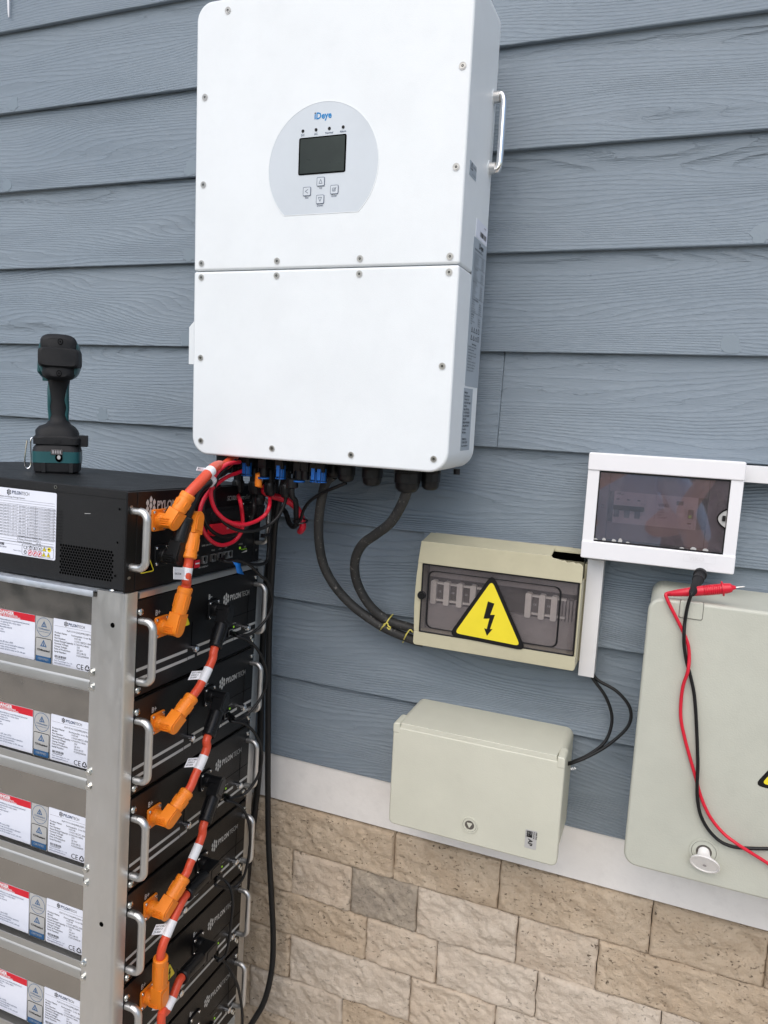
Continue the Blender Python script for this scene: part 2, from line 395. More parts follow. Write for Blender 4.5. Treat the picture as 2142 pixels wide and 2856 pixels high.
# ------------------------------------------------------------------ stone base
sw = thing('stone_wall', 'split face travertine stone wall below the white trim board', 'wall', (0, 0, -1.742))
MB().box(-3.6, 2.2, .0145, .0260, -.708, 0).build('mortar', M['mortar'], sw)
zr = [-1.7415, -1.849, -1.957, -2.0625, -2.1755, -2.285, -2.395, -2.4495]
jn = [[-2.6, -2.2, -1.75, -1.3, -.835, -.4816, -.2510, .0433, .2411, .62, .95, 1.3],
      [-2.6, -2.1, -1.6, -1.18, -.98, -.7283, -.5793, -.4236, -.2071, -.0476, .30, .7, 1.3],
      [-2.6, -1.9, -1.45, -1.1, -.7752, -.5376, -.3721, -.1590, .0781, .40, .8, 1.3],
      [-2.6, -2.0, -1.5, -1.2, -.97, -.7272, -.4279, -.2387, .03, .31, .66, 1.3],
      [-2.6, -1.7, -1.3, -1.05, -.8336, -.5877, -.34, -.10, .2, .6, 1.3],
      [-2.6, -1.8, -1.4, -1.1, -.72, -.45, -.1, .3, .8, 1.3], [-2.6, -1.9, -1.2, -.6, 0, .6, 1.3]]
tone = {(0, 4): 1, (0, 5): 1, (0, 6): 1, (0, 7): 1, (0, 8): 1, (1, 6): 3, (1, 5): 0, (1, 7): 2, (1, 9): 1, (2, 7): 2, (2, 6): 2, (2, 5): 0, (3, 5): 2, (3, 6): 3 - 3, (3, 7): 2, (2, 8): 2, (1, 8): 0, (4, 6): 0, (3, 4): 1, (4, 5): 1}
def stone(x0, x1, z0, z1, seed, mat, rough=1.0):
    w, h = x1 - x0, z1 - z0; nx, nz = max(8, int(w / .0035)), max(8, int(h / .0035)); vs = []; fs = []
    g = .0008; base = random.uniform(-.003, .003); tilt = random.uniform(-.03, .03)
    for j in range(nz + 1):
        for i in range(nx + 1):
            u, t = i / nx, j / nz; x, z = g + u * (w - 2 * g), g + t * (h - 2 * g)
            ed = min(u * w, (1 - u) * w, t * h, (1 - t) * h); e = min(1, ed / .006) ** .5
            p = Vector((x * 11 + seed * 7.3, seed * 3.1, z * 16 + seed))
            a = noise.fractal(p, .85, 2.2, 6) * .0075
            rd = abs(noise.noise(Vector((x * 26 + seed, z * 34 + x * 22, seed * 2.7)))) * .0052
            a += noise.noise(p * 7) * .0014 + noise.noise(p * 19) * .0010 - rd
            d = (.006 + base * .5 + (a + tilt * (z - h / 2)) * rough) * e
            jx = noise.noise(Vector((seed, z * 30, 1))) * .0022 if i in (0, nx) else 0
            jz = noise.noise(Vector((x * 30, seed, 4))) * .0022 if j in (0, nz) else 0
            vs.append((x + jx, -max(d, -.004), z + jz))
    for j in range(nz):
        for i in range(nx):
            a = j * (nx + 1) + i; fs.append((a, a + 1, a + nx + 2, a + nx + 1))
    b = len(vs); ringi = [i for i in range(nx + 1)] + [j * (nx + 1) + nx for j in range(1, nz + 1)] + [nz * (nx + 1) + i for i in range(nx - 1, -1, -1)] + [j * (nx + 1) for j in range(nz - 1, 0, -1)]
    for r in ringi: vs.append((vs[r][0], .012, vs[r][2]))
    for q in range(len(ringi)): q2 = (q + 1) % len(ringi); fs.append((ringi[q2], ringi[q], b + q, b + q2))
    mb = MB(); mb.add(vs, fs)
    mb.build('stone', M['stone'][mat], sw, sharp=60, loc=(x0, .004, z0 + 1.742))
for r, js in enumerate(jn):
    for x_ in (-2.98 + .06 * r,): js = [-3.6, x_] + js
    js = js + [1.72 - .05 * r, 2.2]
    for c in range(len(js) - 1):
        m = tone.get((r, c - 2), random.choice((0, 0, 2, 1)))
        stone(js[c], js[c + 1], zr[r + 1], zr[r], r * 17 + c, m, 1.4 if (r, c) == (1, 9) else 1)
# ------------------------------------------------------------------ hybrid inverter
inv = thing('inverter', 'large white wall mounted inverter with display panel and grey screws', 'inverter', (-.5925, -.075, -.545))
IO = (.5925, .075, .545)
def ib(): return MB()
def fin(mb, name, mat, parent=inv, off=IO, **k):
    mb.v = [(x + off[0], y + off[1], z + off[2]) for x, y, z in mb.v]; return mb.build(name, mat, parent, **k)
X0, X1, ZT, ZB, YF, YB = -.8425, -.3425, -.158, -.9375, -.240, -.075
fin(ib().prism(rrect(X0, X1, -.6062, ZT, .030, 8, (0, 0, 1, 1)), -YB, -YF), 'upper_cover', M['white'], bevel=.0045, seg=3)
fin(ib().prism(rrect(X0, X1, ZB, -.6076, .034, 8, (1, 1, 0, 0)), -YB, -YF), 'lower_cover', M['white'], bevel=.0045, seg=3)
fin(ib().box(X0 + .004, X1 - .004, -.232, -.08, -.6085, -.6052), 'gap_seal', M['inner'])
fin(ib().prism(rrect(X0 + .03, X1 - .03, -.86, -.24, .02), .009, .0745), 'mounting_plate', M['alu'])
# countersunk screws of the two covers
def inv_screw():
    s = ib().mat(0).ring(circ(0, 0, .0058, 18), circ(0, 0, .0046, 18), 0, .0009)
    s.mat(1).flat(circ(0, 0, .0047, 18), .0003).ring(circ(0, 0, .0040, 18), circ(0, 0, .0021, 18), .0003, .0011)
    s.mat(2).flat(circ(0, 0, .0021, 6), .0006); s.mat(1).prism(circ(0, 0, .0007, 8), .0006, .0010)
    return s
sc0 = None
for x, z in ((-.7788, -.1783), (-.8232, -.3126), (-.8240, -.4584), (-.8257, -.5935), (-.8257, -.6180), (-.6701, -.5935), (-.6701, -.6180), (-.5135, -.5940), (-.5135, -.6184),
             (-.3586, -.5950), (-.3586, -.6190), (-.3560, -.3151), (-.3570, -.4611), (-.8249, -.7608), (-.8219, -.9125), (-.6701, -.9171), (-.5150, -.9184), (-.3664, -.9153), (-.3610, -.7652), (-.40, -.175), (-.59, -.1755)):
    if sc0 is None:
        sc0 = inv_screw().build('screw', [M['greylab'], M['dullbolt'], M['hole']], inv); o = sc0
    else: o = copyo(sc0, inv)
    o.location = (x + IO[0], YF + IO[1] - .0002, z + IO[2])
# round control panel with a cut lower edge
cx, cz, cr = -.5896, -.4440, .1012
pan = []
for i in range(49):
    a = R_(-47.5 + (275.0) * i / 48); pan.append((cx + cr * math.cos(a), cz + cr * math.sin(a)))
P = fin(ib().ring(inset(pan, cx, cz, 1.012), pan, -YF - .001, -YF + .0006), 'panel_rim', M['white'])
pp = fin(ib().flat(pan, -YF + .0003).ring(pan, inset(pan, cx, cz, .996), -YF + .0003, -YF + .0005), 'control_panel', M['panel'])
sub = lambda mb, name, mat, **k: (lambda o: o)(mb.build(name, mat, pp, **k))
def off(mb): mb.v = [(x + IO[0], y + IO[1], z + IO[2]) for x, y, z in mb.v]; return mb
D = -YF + .0006
off(ib().mat(0).prism(rrect(-.6335, -.5462, -.4556, -.3964, .003), D, D + .0004).mat(1).flat(rrect(-.6310, -.5487, -.4535, -.3985, .001), D + .0006)).build('screen', [M['hole'], M['screen'], M['hole']], pp)
for x, nm in ((-.6271, 'DC'), (-.6026, 'AC'), (-.5781, 'Normal'), (-.5531, 'Alarm')):
    off(ib().prism(circ(x, -.3856, .0026, 14), D - .0003, D + .0004)).build('indicator_light', M['ink'], pp)
lo = ib().mat(0)
for x, nm in ((-.6271, 'DC'), (-.6026, 'AC'), (-.5781, 'Normal'), (-.5531, 'Alarm')): lo.text(nm, .0046, x, -.3936, D, bold=.015, align='CENTER', sx=1.0)
for x, z, nm in ((-.5904, -.4681, 'Up'), (-.6157, -.4823, 'Esc'), (-.5648, -.4822, 'Enter'), (-.5905, -.4963, 'Down')): lo.text(nm, .0046, x, z - .0112, D, bold=.01, align='CENTER')
off(lo).build('lettering', M['navy'], pp)
off(ib().mat(0).text('Deye', .0145, -.6035, -.3690, D, bold=.028, sx=.92).mat(0).prism([(-.6062, -.3690), (-.6042, -.3690), (-.6042, -.3612), (-.6062, -.3612)], D - .0002, D).mat(1).flat(circ(-.6052, -.3596, .0012, 10), D)).build('logo', [M['deyeblue'], M['ink']], pp)
for x, z, k in ((-.5904, -.4681, 0), (-.6157, -.4823, 1), (-.5648, -.4822, 2), (-.5905, -.4963, 3)):
    b = ib().mat(0).prism(rrect(x - .0070, x + .0070, z - .0068, z + .0068, .0016), D - .0003, D + .0009)
    b.mat(1).ring(rrect(x - .0072, x + .0072, z - .0070, z + .0070, .0018), rrect(x - .0066, x + .0066, z - .0064, z + .0064, .0014), D - .0003, D + .0010)
    def ln(a, c): 
        a, c = Vector(a), Vector(c); d = (c - a).normalized(); q = Vector((-d.y, d.x)) * .00035
        b.flat([tuple(a + q), tuple(a - q), tuple(c - q), tuple(c + q)][::-1], D + .0011)
    if k == 0: tri = [(x - .003, z - .003), (x + .003, z - .003), (x, z + .0035)]; [ln(tri[i], tri[(i + 1) % 3]) for i in range(3)]
    if k == 3: tri = [(x - .003, z + .003), (x + .003, z + .003), (x, z - .0035)]; [ln(tri[i], tri[(i + 1) % 3]) for i in range(3)]
    if k == 1: ln((x + .0025, z + .0032), (x - .003, z)); ln((x - .003, z), (x + .0025, z - .0032))
    if k == 2:
        tri = [(x - .003, z - .0025), (x + .002, z - .0025), (x + .002, z + .0022), (x - .003, z + .0022)]; [ln(tri[i], tri[(i + 1) % 4]) for i in range(4)]
        ln((x - .0018, z), (x - .0005, z - .0015)); ln((x - .0005, z - .0015), (x + .0035, z + .0035))
    off(b).build('button', [M['panel'], M['navy']], pp)
# carrying handle on the right side, bracket tab on the left
HY = -.096
h = ib().mat(0).cyl((X1 - .002, HY, -.306), (X1 + .0115, HY, -.306), .0095, n=24).cyl((X1 - .002, HY, -.4205), (X1 + .0115, HY, -.4205), .0095, n=24)
h.mat(1).tube([(X1 + .008, HY, -.303), (X1 + .0135, HY, -.3035), (X1 + .0170, HY, -.311), (X1 + .0180, HY, -.326), (X1 + .0180, HY, -.400), (X1 + .0170, HY, -.416), (X1 + .0135, HY, -.4235), (X1 + .008, HY, -.424)], .0060, 16, 6)
fin(h, 'handle', [M['alu'], M['chrome']])
fin(ib().ring(circ(0, 0, .0125, 24), circ(0, 0, .0095, 24), 0, .0012, F_RIGHT, (X1, HY, -.306)).ring(circ(0, 0, .0125, 24), circ(0, 0, .0095, 24), 0, .0012, F_RIGHT, (X1, HY, -.4205)), 'washer', M['white'])
fin(ib().prism([(X0 + .01, -.684), (X0 - .030, -.684), (X0 - .0460, -.700), (X0 - .0460, -.7700), (X0 + .01, -.7700)], .183, .190), 'side_bracket', M['white'], bevel=.001)
# side labels (faces right): u runs to the wall
def side_label(name, poly, mat, draw):
    m = ib().mat(0).prism(poly, X1 - .0005, X1 + .0004, F_RIGHT); m.mat(1); draw(m); return fin(m, name, [mat, M['ink']])
DX = X1 + .0007
def warn(m):
    m.ring(rtri([(-.211, -.4555), (-.197, -.4555), (-.204, -.4435)], .001), rtri([(-.2095, -.4546), (-.1985, -.4546), (-.204, -.4455)], .001), DX - .0002, DX, F_RIGHT)
    m.text('WARNING', .0042, -.196, -.4505, DX, F_RIGHT); m.text('RISK OF SHOCK', .003, -.2, -.4620, DX, F_RIGHT)
side_label('warning_label', rrect(-.216, -.176, -.4655, -.4435, .0015), M['greyfilm'], warn)
def barcode(m, u0, u1, z0, z1, d, fr, n=26, seed=1):
    r = random.Random(seed); u = u0
    while u < u1:
        w = r.choice((.4, .7, 1.1)) * (u1 - u0) / n; m.flat([(u, z0), (min(u + w, u1), z0), (min(u + w, u1), z1), (u, z1)], d, fr); u += w + r.choice((.4, .7, 1)) * (u1 - u0) / n
side_label('serial_label', rrect(-.156, -.080, -.5455, -.5165, .001), M['paper'], lambda m: (m.text('MADE IN', .0035, -.105, -.523, DX, F_RIGHT), barcode(m, -.13, -.088, -.540, -.532, DX, F_RIGHT)))
def rating(m):
    m.text('Deye', .013, -.130, -.5605, DX, F_RIGHT, bold=.02)
    z = -.5670
    m.text('Model No. Hybrid Inverter', .0046, -.155, z, DX, F_RIGHT, bold=.01); z -= .0055
    blocks = [('', ['Max. DC Input Power', 'Rated DC Input Voltage', 'MPPT Voltage Range', 'Max. DC Input Current', 'Max. PV Isc']), ('PV Input Data', ['Battery Type', 'Battery Voltage', 'Max. Charge Current', 'Max. Discharge Current']),
              ('Battery Data', ['AC Output Rated Voltage', 'Rated Frequency', 'Rated Power', 'Max. Apparent Power', 'Rated Current', 'Power Factor']), ('AC Input/Output Data', ['Rated Voltage', 'Rated Frequency', 'Max. Current', 'Ingress Protection', 'Ambient Temperature']),
              ('Load Data', ['Protective Class', 'Topology', 'Overvoltage Category', 'Cooling'])]
    for hd, ls in blocks:
        m.flat([(-.158, z + .0002), (-.084, z + .0002), (-.084, z + .0007), (-.158, z + .0007)], DX, F_RIGHT)
        if hd: z -= .0045; m.text(hd, .0046, -.156, z, DX, F_RIGHT, bold=.015)
        for l in ls: z -= .0037; m.text(l, .0033, -.156, z, DX, F_RIGHT, sx=.9); m.text('230V 50Hz', .0033, -.108, z, DX, F_RIGHT)
        z -= .0020
    z -= .001
    for r_, zz in ((0, z - .010), (1, z - .023)):
        for k in range(4):
            u = -.148 + k * .015
            if r_ == 1 and k == 2: m.text('CE', .010, u - .002, zz, DX, F_RIGHT)
            elif k == 3: m.ring(rrect(u, u + .008, zz, zz + .009, .001), rrect(u + .001, u + .007, zz + .001, zz + .008, .0008), DX - .0002, DX, F_RIGHT)
            else: m.ring(rtri([(u - .001, zz), (u + .010, zz), (u + .0045, zz + .0095)], .0008), rtri([(u + .0006, zz + .0009), (u + .0084, zz + .0009), (u + .0045, zz + .0077)], .0005), DX - .0002, DX, F_RIGHT)
    z -= .031; m.text('Safety Warning', .0046, -.138, z, DX, F_RIGHT, bold=.015)
    for l in ('Please read the manual before operation', 'and installation of the device.', 'Risk of electric shock. Do not open the', 'cover while energised. Wait ten minutes', 'after disconnecting.', 'Hot surface, do not touch the heat sink', 'while the inverter is running. No user', 'serviceable parts inside. Ensure that', 'all cables are disconnected first.'):
        z -= .0050; m.text(l, .0040, -.160, z, DX, F_RIGHT, sx=.82)
side_label('rating_label', rrect(-.166, -.078, -.792, -.5475, .004), M['greyfilm'], rating)
def maker(m):
    z = -.8000
    for l in ('Manufacturer', 'Ningbo Deye Inverter', 'Technology Co.,Ltd', 'No.26-30, South Yongjiang', 'Road, Beilun,', 'Ningbo, 315806, China', 'Tel: +86-0574-86120560', 'Fax: +86-0574-86120560', 'APPLICANT:', 'MEDESUN YENILENEBILIR', 'ENERJI LIMITED SIRKET', 'Firuz Cakmak', 'MRK / Serbest', '', 'ISTANBUL/Turkey', 'Tel: 0090 216 2220001', 'Web: www.inverter.com'):
        m.text(l, .0049, -.165, z - .0045, DX, F_RIGHT, bold=.012, sx=.78); z -= .0057
side_label('maker_label', rrect(-.170, -.112, -.9025, -.7955, .001), M['greyfilm'], maker)
# underside: solar sockets, cable glands
PV = dict(plugs=[-.787, -.7505, -.7155, -.681], clips=[-.763, -.690, -.6150, -.6000])
def socket(x, y, ln, cap):
    m = ib().mat(0).box(x - .0085, x + .0085, y - .009, y + .009, ZB - ln * .55, ZB + .002).box(x - .006, x + .006, y - .0105, y - .008, ZB - ln * .45, ZB - .004).cyl((x, y, ZB - ln * .5), (x, y, ZB - ln), .0078, n=12)
    m.box(x - .0100, x - .0080, y - .006, y + .004, ZB - ln * .8, ZB - ln * .2)
    if cap: 
        m.mat(1)
        if cap == 1: m.cyl((x, y, ZB - ln * .35), (x, y, ZB - ln), .0088, n=12).cyl((x, y, ZB - ln), (x, y, ZB - ln - .003), .0105, n=12); m.box(x - .004, x + .004, y - .0115, y - .008, ZB - ln * .95, ZB - ln * .35)
        else: m.cyl((x, y, ZB - ln - .001), (x, y, ZB - ln - .0045), .0112, n=16)
    return fin(m, 'solar_socket', [M['bplastic'], M['blue']], bevel=.0006, seg=1)
for x in PV['plugs']: socket(x, -.165, .046, 0)
for x, c in ((-.8085, 0), (-.797, 0), (-.7535, 1), (-.7165, 2), (-.680, 1), (-.6410, 2), (-.628, 0), (-.6075, 1), (-.5955, 1)): socket(x, -.188, .036 if c != 2 else .037, c)
for x in (-.812, -.785, -.745, -.705, -.67, -.63): socket(x, -.145, .040, 0)
def gland(x, y, r, ln, parent=inv):
    m = ib().cyl((x, y, ZB + .004), (x, y, ZB - ln * .22), r * .98, n=24).cyl((x, y, ZB - ln * .22), (x, y, ZB - ln * .62), r, n=10)
    m.lathe([((x, y, ZB - ln * .62), r * .93), ((x, y, ZB - ln * .85), r * .86), ((x, y, ZB - ln * .95), r * .7), ((x, y, ZB - ln), r * .5)], 24)
    for i in range(3): m.cyl((x, y, ZB - ln * (.06 + .06 * i)), (x, y, ZB - ln * (.09 + .06 * i)), r * 1.04, n=24)
    return fin(m, 'cable_gland', M['bplastic'], bevel=.0006, seg=1)
gland(-.557, -.165, .0175, .036); gland(-.505, -.165, .0195, .039); gland(-.4370, -.165, .0240, .045); gland(-.402, -.140, .018, .040); gland(-.592, -.145, .016, .032)
fin(ib().cyl((-.36, -.12, ZB), (-.36, -.12, ZB - .010), .006, n=12), 'ground_bolt', M['bplastic'])
# ------------------------------------------------------------------ white breaker box (right)
vb = thing('breaker_box', 'glossy white breaker box with violet smoked window above the grey cabinet', 'breaker box', (-.0145, 0, -.988))
VO = (.0145, 0, .988)
def vfin(mb, name, mat, **k): return fin(mb, name, mat, vb, VO, **k)
vx0, vx1, vz0, vz1 = -.1375, .1085, -1.0795, -.8945
wx0, wx1, wz0, wz1 = -.1175, .0890, -1.0475, -.9260
vfin(MB().ring(rrect(vx0 + .004, vx1 - .004, vz0 + .004, vz1 - .004, .003), rrect(vx0 + .010, vx1 - .010, vz0 + .010, vz1 - .010, .002), .0, .062), 'case', M['vwhite'])
vfin(MB().prism(rrect(vx0, vx1, wz1 + .0012, vz1, .003, 4, (0, 0, 1, 1)), .058, .080), 'frame_top', M['vwhite'], bevel=.0022, seg=3)
vfin(MB().prism(rrect(vx0, vx1, vz0, wz0 - .0012, .003, 4, (1, 1, 0, 0)), .058, .080), 'frame_bottom', M['vwhite'], bevel=.0022, seg=3)
for a, b in ((vx0 + .0004, wx0), (wx1, vx1 - .0004)):
    vfin(MB().prism([(a, wz0 - .003), (b, wz0 - .003), (b, wz1 + .003), (a, wz1 + .003)], .058, .0775), 'frame_side', M['vwhite'], bevel=.0012, seg=2)
vfin(MB().mat(0).ring(rrect(.030, .079, -1.0655, -1.0535, .0005), rrect(.0305, .0785, -1.0650, -1.0540, .0005), .0798, .0802).text('VIKO', .0100, .0385, -1.0632, .0803, bold=.01), 'embossed_name', M['duct'])
ip = MB().mat(0).box(wx0, wx1, -.056, -.054, wz0, wz1).mat(1)
ip.box(wx0 + .001, wx0 + .018, -.066, -.056, wz0 + .002, wz1 - .002).box(wx1 - .030, wx1 - .001, -.064, -.056, wz0 + .002, wz1 - .002)
ip.box(wx0 + .018, wx1 - .03, -.064, -.056, wz1 - .034, wz1 - .003).box(wx0 + .018, wx1 - .03, -.064, -.056, wz0 + .003, wz0 + .034)
ip.mat(2).cyl((wx0 + .0095, -.066, -.9865), (wx0 + .0095, -.0675, -.9865), .0030)
vfin(ip, 'inner_panel', [M['hole'], M['inner'], M['bolt']], bevel=.0006, seg=1)
zz0, zz1 = wz0 + .0345, wz1 - .0345
def mod(x0, x1, name, draw):
    m = MB().mat(0).box(x0, x1, -.0665, -.056, zz0 - .001, zz1 + .001); draw(m); return vfin(m, name, [M['module'], M['ink'], M['bplastic'], M['led']], bevel=0)
def brk(m):
    m.mat(1).text('VIKO', .0055, -.0870, -.9645, .0668, bold=.02)
    for i in range(3):
        x = -.0845 + i * .0172; m.flat(rrect(x - .002, x + .003, -.9735, -.9712, .0003), .0668)
        m.mat(2).prism(rrect(x - .0045, x + .0045, -1.003, -.9838, .001), .0666, .0700).mat(1)
    m.mat(2).prism(rrect(-.0900, -.0400, -.9905, -.9825, .001), .068, .0745); m.mat(1).text('C32', .004, -.046, -.9795, .0668)
mod(-.0905, -.0395, 'circuit_breaker', brk)
mod(-.0390, -.0225, 'blank_cover', lambda m: m)
def rcd(m):
    m.mat(1).text('VIKO', .0070, -.0180, -.9790, .0668, bold=.02)
    for i, l in enumerate(('4P 40A', 'In=40A', '30mA', '~230/400V')): m.text(l, .0034, -.0180, -.9855 - i * .0045, .0668)
    m.flat(rrect(.0105, .0215, -.9740, -.9675, .0004), .0668); m.mat(2).prism(rrect(.030, .0385, -.995, -.980, .001), .0666, .0715).mat(3).flat(rrect(.031, .0355, -.994, -.989, .0003), .0717).mat(1).flat(rrect(.030, .036, -1.0050, -1.0025, .0003), .0668)
mod(-.0220, .0440, 'residual_current_device', rcd)
vfin(MB().mat(0).prism(rrect(wx0 + .0008, wx1 - .0008, wz0 + .0008, wz1 - .0008, .001), .0745, .0762), 'smoked_window', M['smoke2'])
vfin(MB().ring(rrect(wx0, wx1, wz0, wz1, .0012), rrect(wx0 + .0018, wx1 - .0018, wz0 + .0018, wz1 - .0018, .001), .0735, .0765), 'window_rim', M['bplastic'])
lt = [(wx1 - .0005, -1.0060 + .0345 * t) for t in (0, 1)]
arc = [(.0885 - .0145 * math.sin(math.pi * i / 12) ** .8, -1.0060 + .0345 * i / 12) for i in range(13)]
vfin(MB().mat(0).ring(arc, inset(arc, .086, -.989, .86), .0763, .0785).mat(1).prism(inset(arc, .086, -.989, .86), .0763, .0768).mat(2).prism(rrect(.0820, .0870, -.9930, -.9840, .001), .0768, .0800), 'latch', [M['hole'], M['greylab'], M['ink']])
rr = random.Random(4)
m = MB()
for x, s in ((-.1145, .5), (-.1005, 1), (-.084, .9), (-.0735, 1.5), (-.061, .4), (.0255, .5), (.0435, 1), (.0620, .9)):
    w = .0028 + .0018 * rr.random(); h = .0040 * s
    m.flat([(x - w, wz0 + .0020), (x + w, wz0 + .0020), (x + w * 1.1, wz0 + .0020 + h * .5), (x + w * .5, wz0 + .0022 + h), (x - w * .4, wz0 + .0021 + h * 1.1), (x - w * .9, wz0 + .0021 + h * .6)], .0766)
vfin(m, 'torn_film_remnants', M['greylab'])
# trunking
t1 = thing('cable_trunking', 'vertical white plastic trunking below the left corner of the white breaker box', 'cable trunking', (-.1135, 0, -1.20))
mb = MB().mat(0).box(-.0135, .0135, -.036, .0, -.1075, .112).mat(0).box(-.0142, .0142, -.0395, -.034, -.1075, .112); mb.build('duct', M['duct'], t1, bevel=.001)
t2 = thing('cable_trunking', 'horizontal white plastic trunking at the right edge of the white breaker box', 'cable trunking', (.40, 0, -.915))
MB().box(-.295, .45, -.036, .0, -.0135, .0125).box(-.295, .45, -.0395, -.034, -.0143, .0133).build('duct', M['duct'], t2, bevel=.001)
# ------------------------------------------------------------------ old beige breaker box
ob = thing('breaker_box', 'old beige breaker box with broken corner and yellow lightning triangle', 'breaker box', (-.285, 0, -1.185))
OO = (.285, 0, 1.185)
def ofin(mb, name, mat, **k): return fin(mb, name, mat, ob, OO, **k)
ax0, ax1, az0, az1 = -.4385, -.1305, -1.2875, -1.0825
ofin(MB().ring(rrect(ax0 + .004, ax1 - .004, az0 + .004, -1.100, .006), rrect(ax0 + .008, ax1 - .008, az0 + .008, -1.104, .005), .0, .055), 'back_case', M['beige'])
ofin(MB().box(ax0 + .008, ax1 - .008, -.012, .003, az0 + .01, az1 + .0045), 'back_plate', M['hole'])
jag = [(ax1 - .0005, -1.0960), (-.1345, -1.0925), (-.139, -1.0905), (-.1435, -1.0922), (-.149, -1.0895), (-.155, -1.0912), (-.1590, -1.0922), (-.1625, -1.0890), (-.168, -1.0897), (-.174, -1.0880), (-.1845, -1.0868), (-.1885, az1)]
ofin(MB().prism([(ax0 + .0015, -1.1255), (ax1, -1.1255)] + jag + [(ax0 + .006, az1)], .0745, .080), 'front_top', M['beige'], bevel=.0012)
topm = MB()
n_ = 26
for i in range(n_):
    u0, u1 = ax0 + .006 + (-.1885 - ax0 - .006) * i / n_, ax0 + .006 + (-.1885 - ax0 - .006) * (i + 1) / n_
    j = lambda u: .0012 * noise.noise(Vector((u * 160, 1, 2)))
    topm.add([(u0, -.0755, az1 - .0012), (u1, -.0755, az1 - .0012), (u1, -.022 + j(u1) * 2, az1 + .008), (u0, -.022 + j(u0) * 2, az1 + .008), (u0, -.0755, az1 - .0035), (u1, -.0755, az1 - .0035), (u1, -.022, az1 + .0055), (u0, -.022, az1 + .0055)], [(0, 1, 2, 3), (7, 6, 5, 4), (0, 4, 5, 1), (2, 6, 7, 3)] + ([(3, 7, 4, 0)] if i == 0 else []) + ([(1, 5, 6, 2)] if i == n_ - 1 else []))
ofin(topm, 'top_wall', M['beige'])
ofin(MB().prism([(-.036, az1 + .0040), (-.021, az1 + .0082), (-.021, az1 + .0052), (-.036, az1 + .0010)], -.192, -.134, lambda a, b, d: (d, a, b)), 'top_wall', M['beige'])
ofin(MB().prism([(ax0 + .003, az0), (ax1 - .003, az0), (ax1, az0 + .004), (ax1, -1.2605), (ax0, -1.2605), (ax0, az0 + .004)], .0225, .080), 'front_bottom', M['beige'], bevel=.0015)
ofin(MB().prism([(ax0, -1.2605), (-.4278, -1.2605), (-.4278, -1.1255), (ax0 + .0015, -1.1255), (ax0 - .0005, -1.15), (ax0 - .002, -1.185), (ax0 - .002, -1.215), (ax0 - .0008, -1.245)], .0225, .0785), 'front_left', M['beige'], bevel=.001)
ofin(MB().box(-.1335, ax1, -.0785, -.0300, -1.2605, -1.1255).box(-.1330, ax1 + .002, -.030, 0, -1.283, -1.10), 'front_right', M['beige'], bevel=.0008)
ofin(MB().mat(0).box(-.427, -.1345, -.046, -.044, -1.26, -1.126).mat(1).box(-.42, -.14, -.056, -.046, -1.154, -1.130).box(-.42, -.14, -.056, -.046, -1.257, -1.205), 'inner_panel', [M['inner2'], M['inner']])
for i, x in enumerate((-.408, -.382, -.356, -.330, -.225, -.200, -.178)):
    d = MB().mat(0).prism(rrect(x - .0055, x + .0055, -1.206, -1.160, .003), .050, .064).mat(1).prism(rrect(x + .0065, x + .0195, -1.196, -1.166, .001), .048, .0565).mat(0).prism(rrect(x + .005, x + .0205, -1.167, -1.1635, .0005), .050, .059).prism(rrect(x + .005, x + .0205, -1.200, -1.1965, .0005), .050, .060)
    d.mat(2).text('CE', .005, x + .0085, -1.183, .0567); ofin(d, 'fuse_holder', [M['module'], M['inner2'], M['tag']], bevel=0)
for i in range(5): ofin(MB().box(-.168 + i * .006, -.1640 + i * .006, -.058, -.046, -1.206, -1.165), 'blank_strip', M['inner'])
ofin(MB().prism(rrect(-.4272, -.1345, -1.2598, -1.1262, .002), .0775, .0795), 'clear_window', M['clear'], bevel=.0004)
wr = rrect(-.4150, -.1640, -1.2500, -1.1370, .012)
ofin(MB().ring(wr, inset(wr, -.29, -1.1935, .975), .0793, .0812), 'window_ridge', M['bplastic'])
ofin(MB().mat(0).ring(rrect(-.4275, -.1342, -1.2602, -1.1258, .002), rrect(-.4255, -.1360, -1.2585, -1.1275, .002), .0765, .0805), 'window_rim', M['bplastic'])
ofin(MB().cyl((-.4260, -.0785, -1.188), (-.4260, -.0835, -1.188), .0085, .0075, 24).cyl((-.4260, -.0835, -1.188), (-.4260, -.085, -1.188), .0045, n=16), 'knob', M['bplastic'])
t_ = [tuple(a) for a in ([(-0.3678, -1.2579), (-0.2182, -1.2638), (-0.2907, -1.1267)])]
def inner_tri(t, s):
    c = (sum(p[0] for p in t) / 3, sum(p[1] for p in t) / 3); return inset(t, c[0], c[1], s)
def lightning(m, cx, cz, s, d, fr=F_FRONT):
    m.flat([(cx + a * s, cz + b * s) for a, b in ((-.04, .50), (.16, .46), (.06, .10), (.20, .12), (.08, -.34), (.16, -.32), (.00, -.56), (-.10, -.34), (-.02, -.35), (.04, -.02), (-.14, -.05))], d, fr)
st = MB().mat(0).prism(rtri(t_, .010), .0812, .0818).mat(1).flat(rtri(inner_tri(t_, .84), .006), .0820).mat(0)
cxx, czz = sum(p[0] for p in t_) / 3, sum(p[1] for p in t_) / 3
lightning(st, cxx - .001, czz + .004, .062, .0822)
ofin(st, 'warning_sticker', [M['ink'], M['yellow']])
ofin(MB().tube([(-.42, -.012, az0 + .002), (-.38, -.010, az0 - .003), (-.36, -.02, az0 - .001), (-.33, -.012, az0 + .001)], .0016, 6, 4).box(ax0 + .01, ax1 - .03, -.004, 0, az1 + .002, az1 + .0055), 'sealant_bead', M['caulk'])
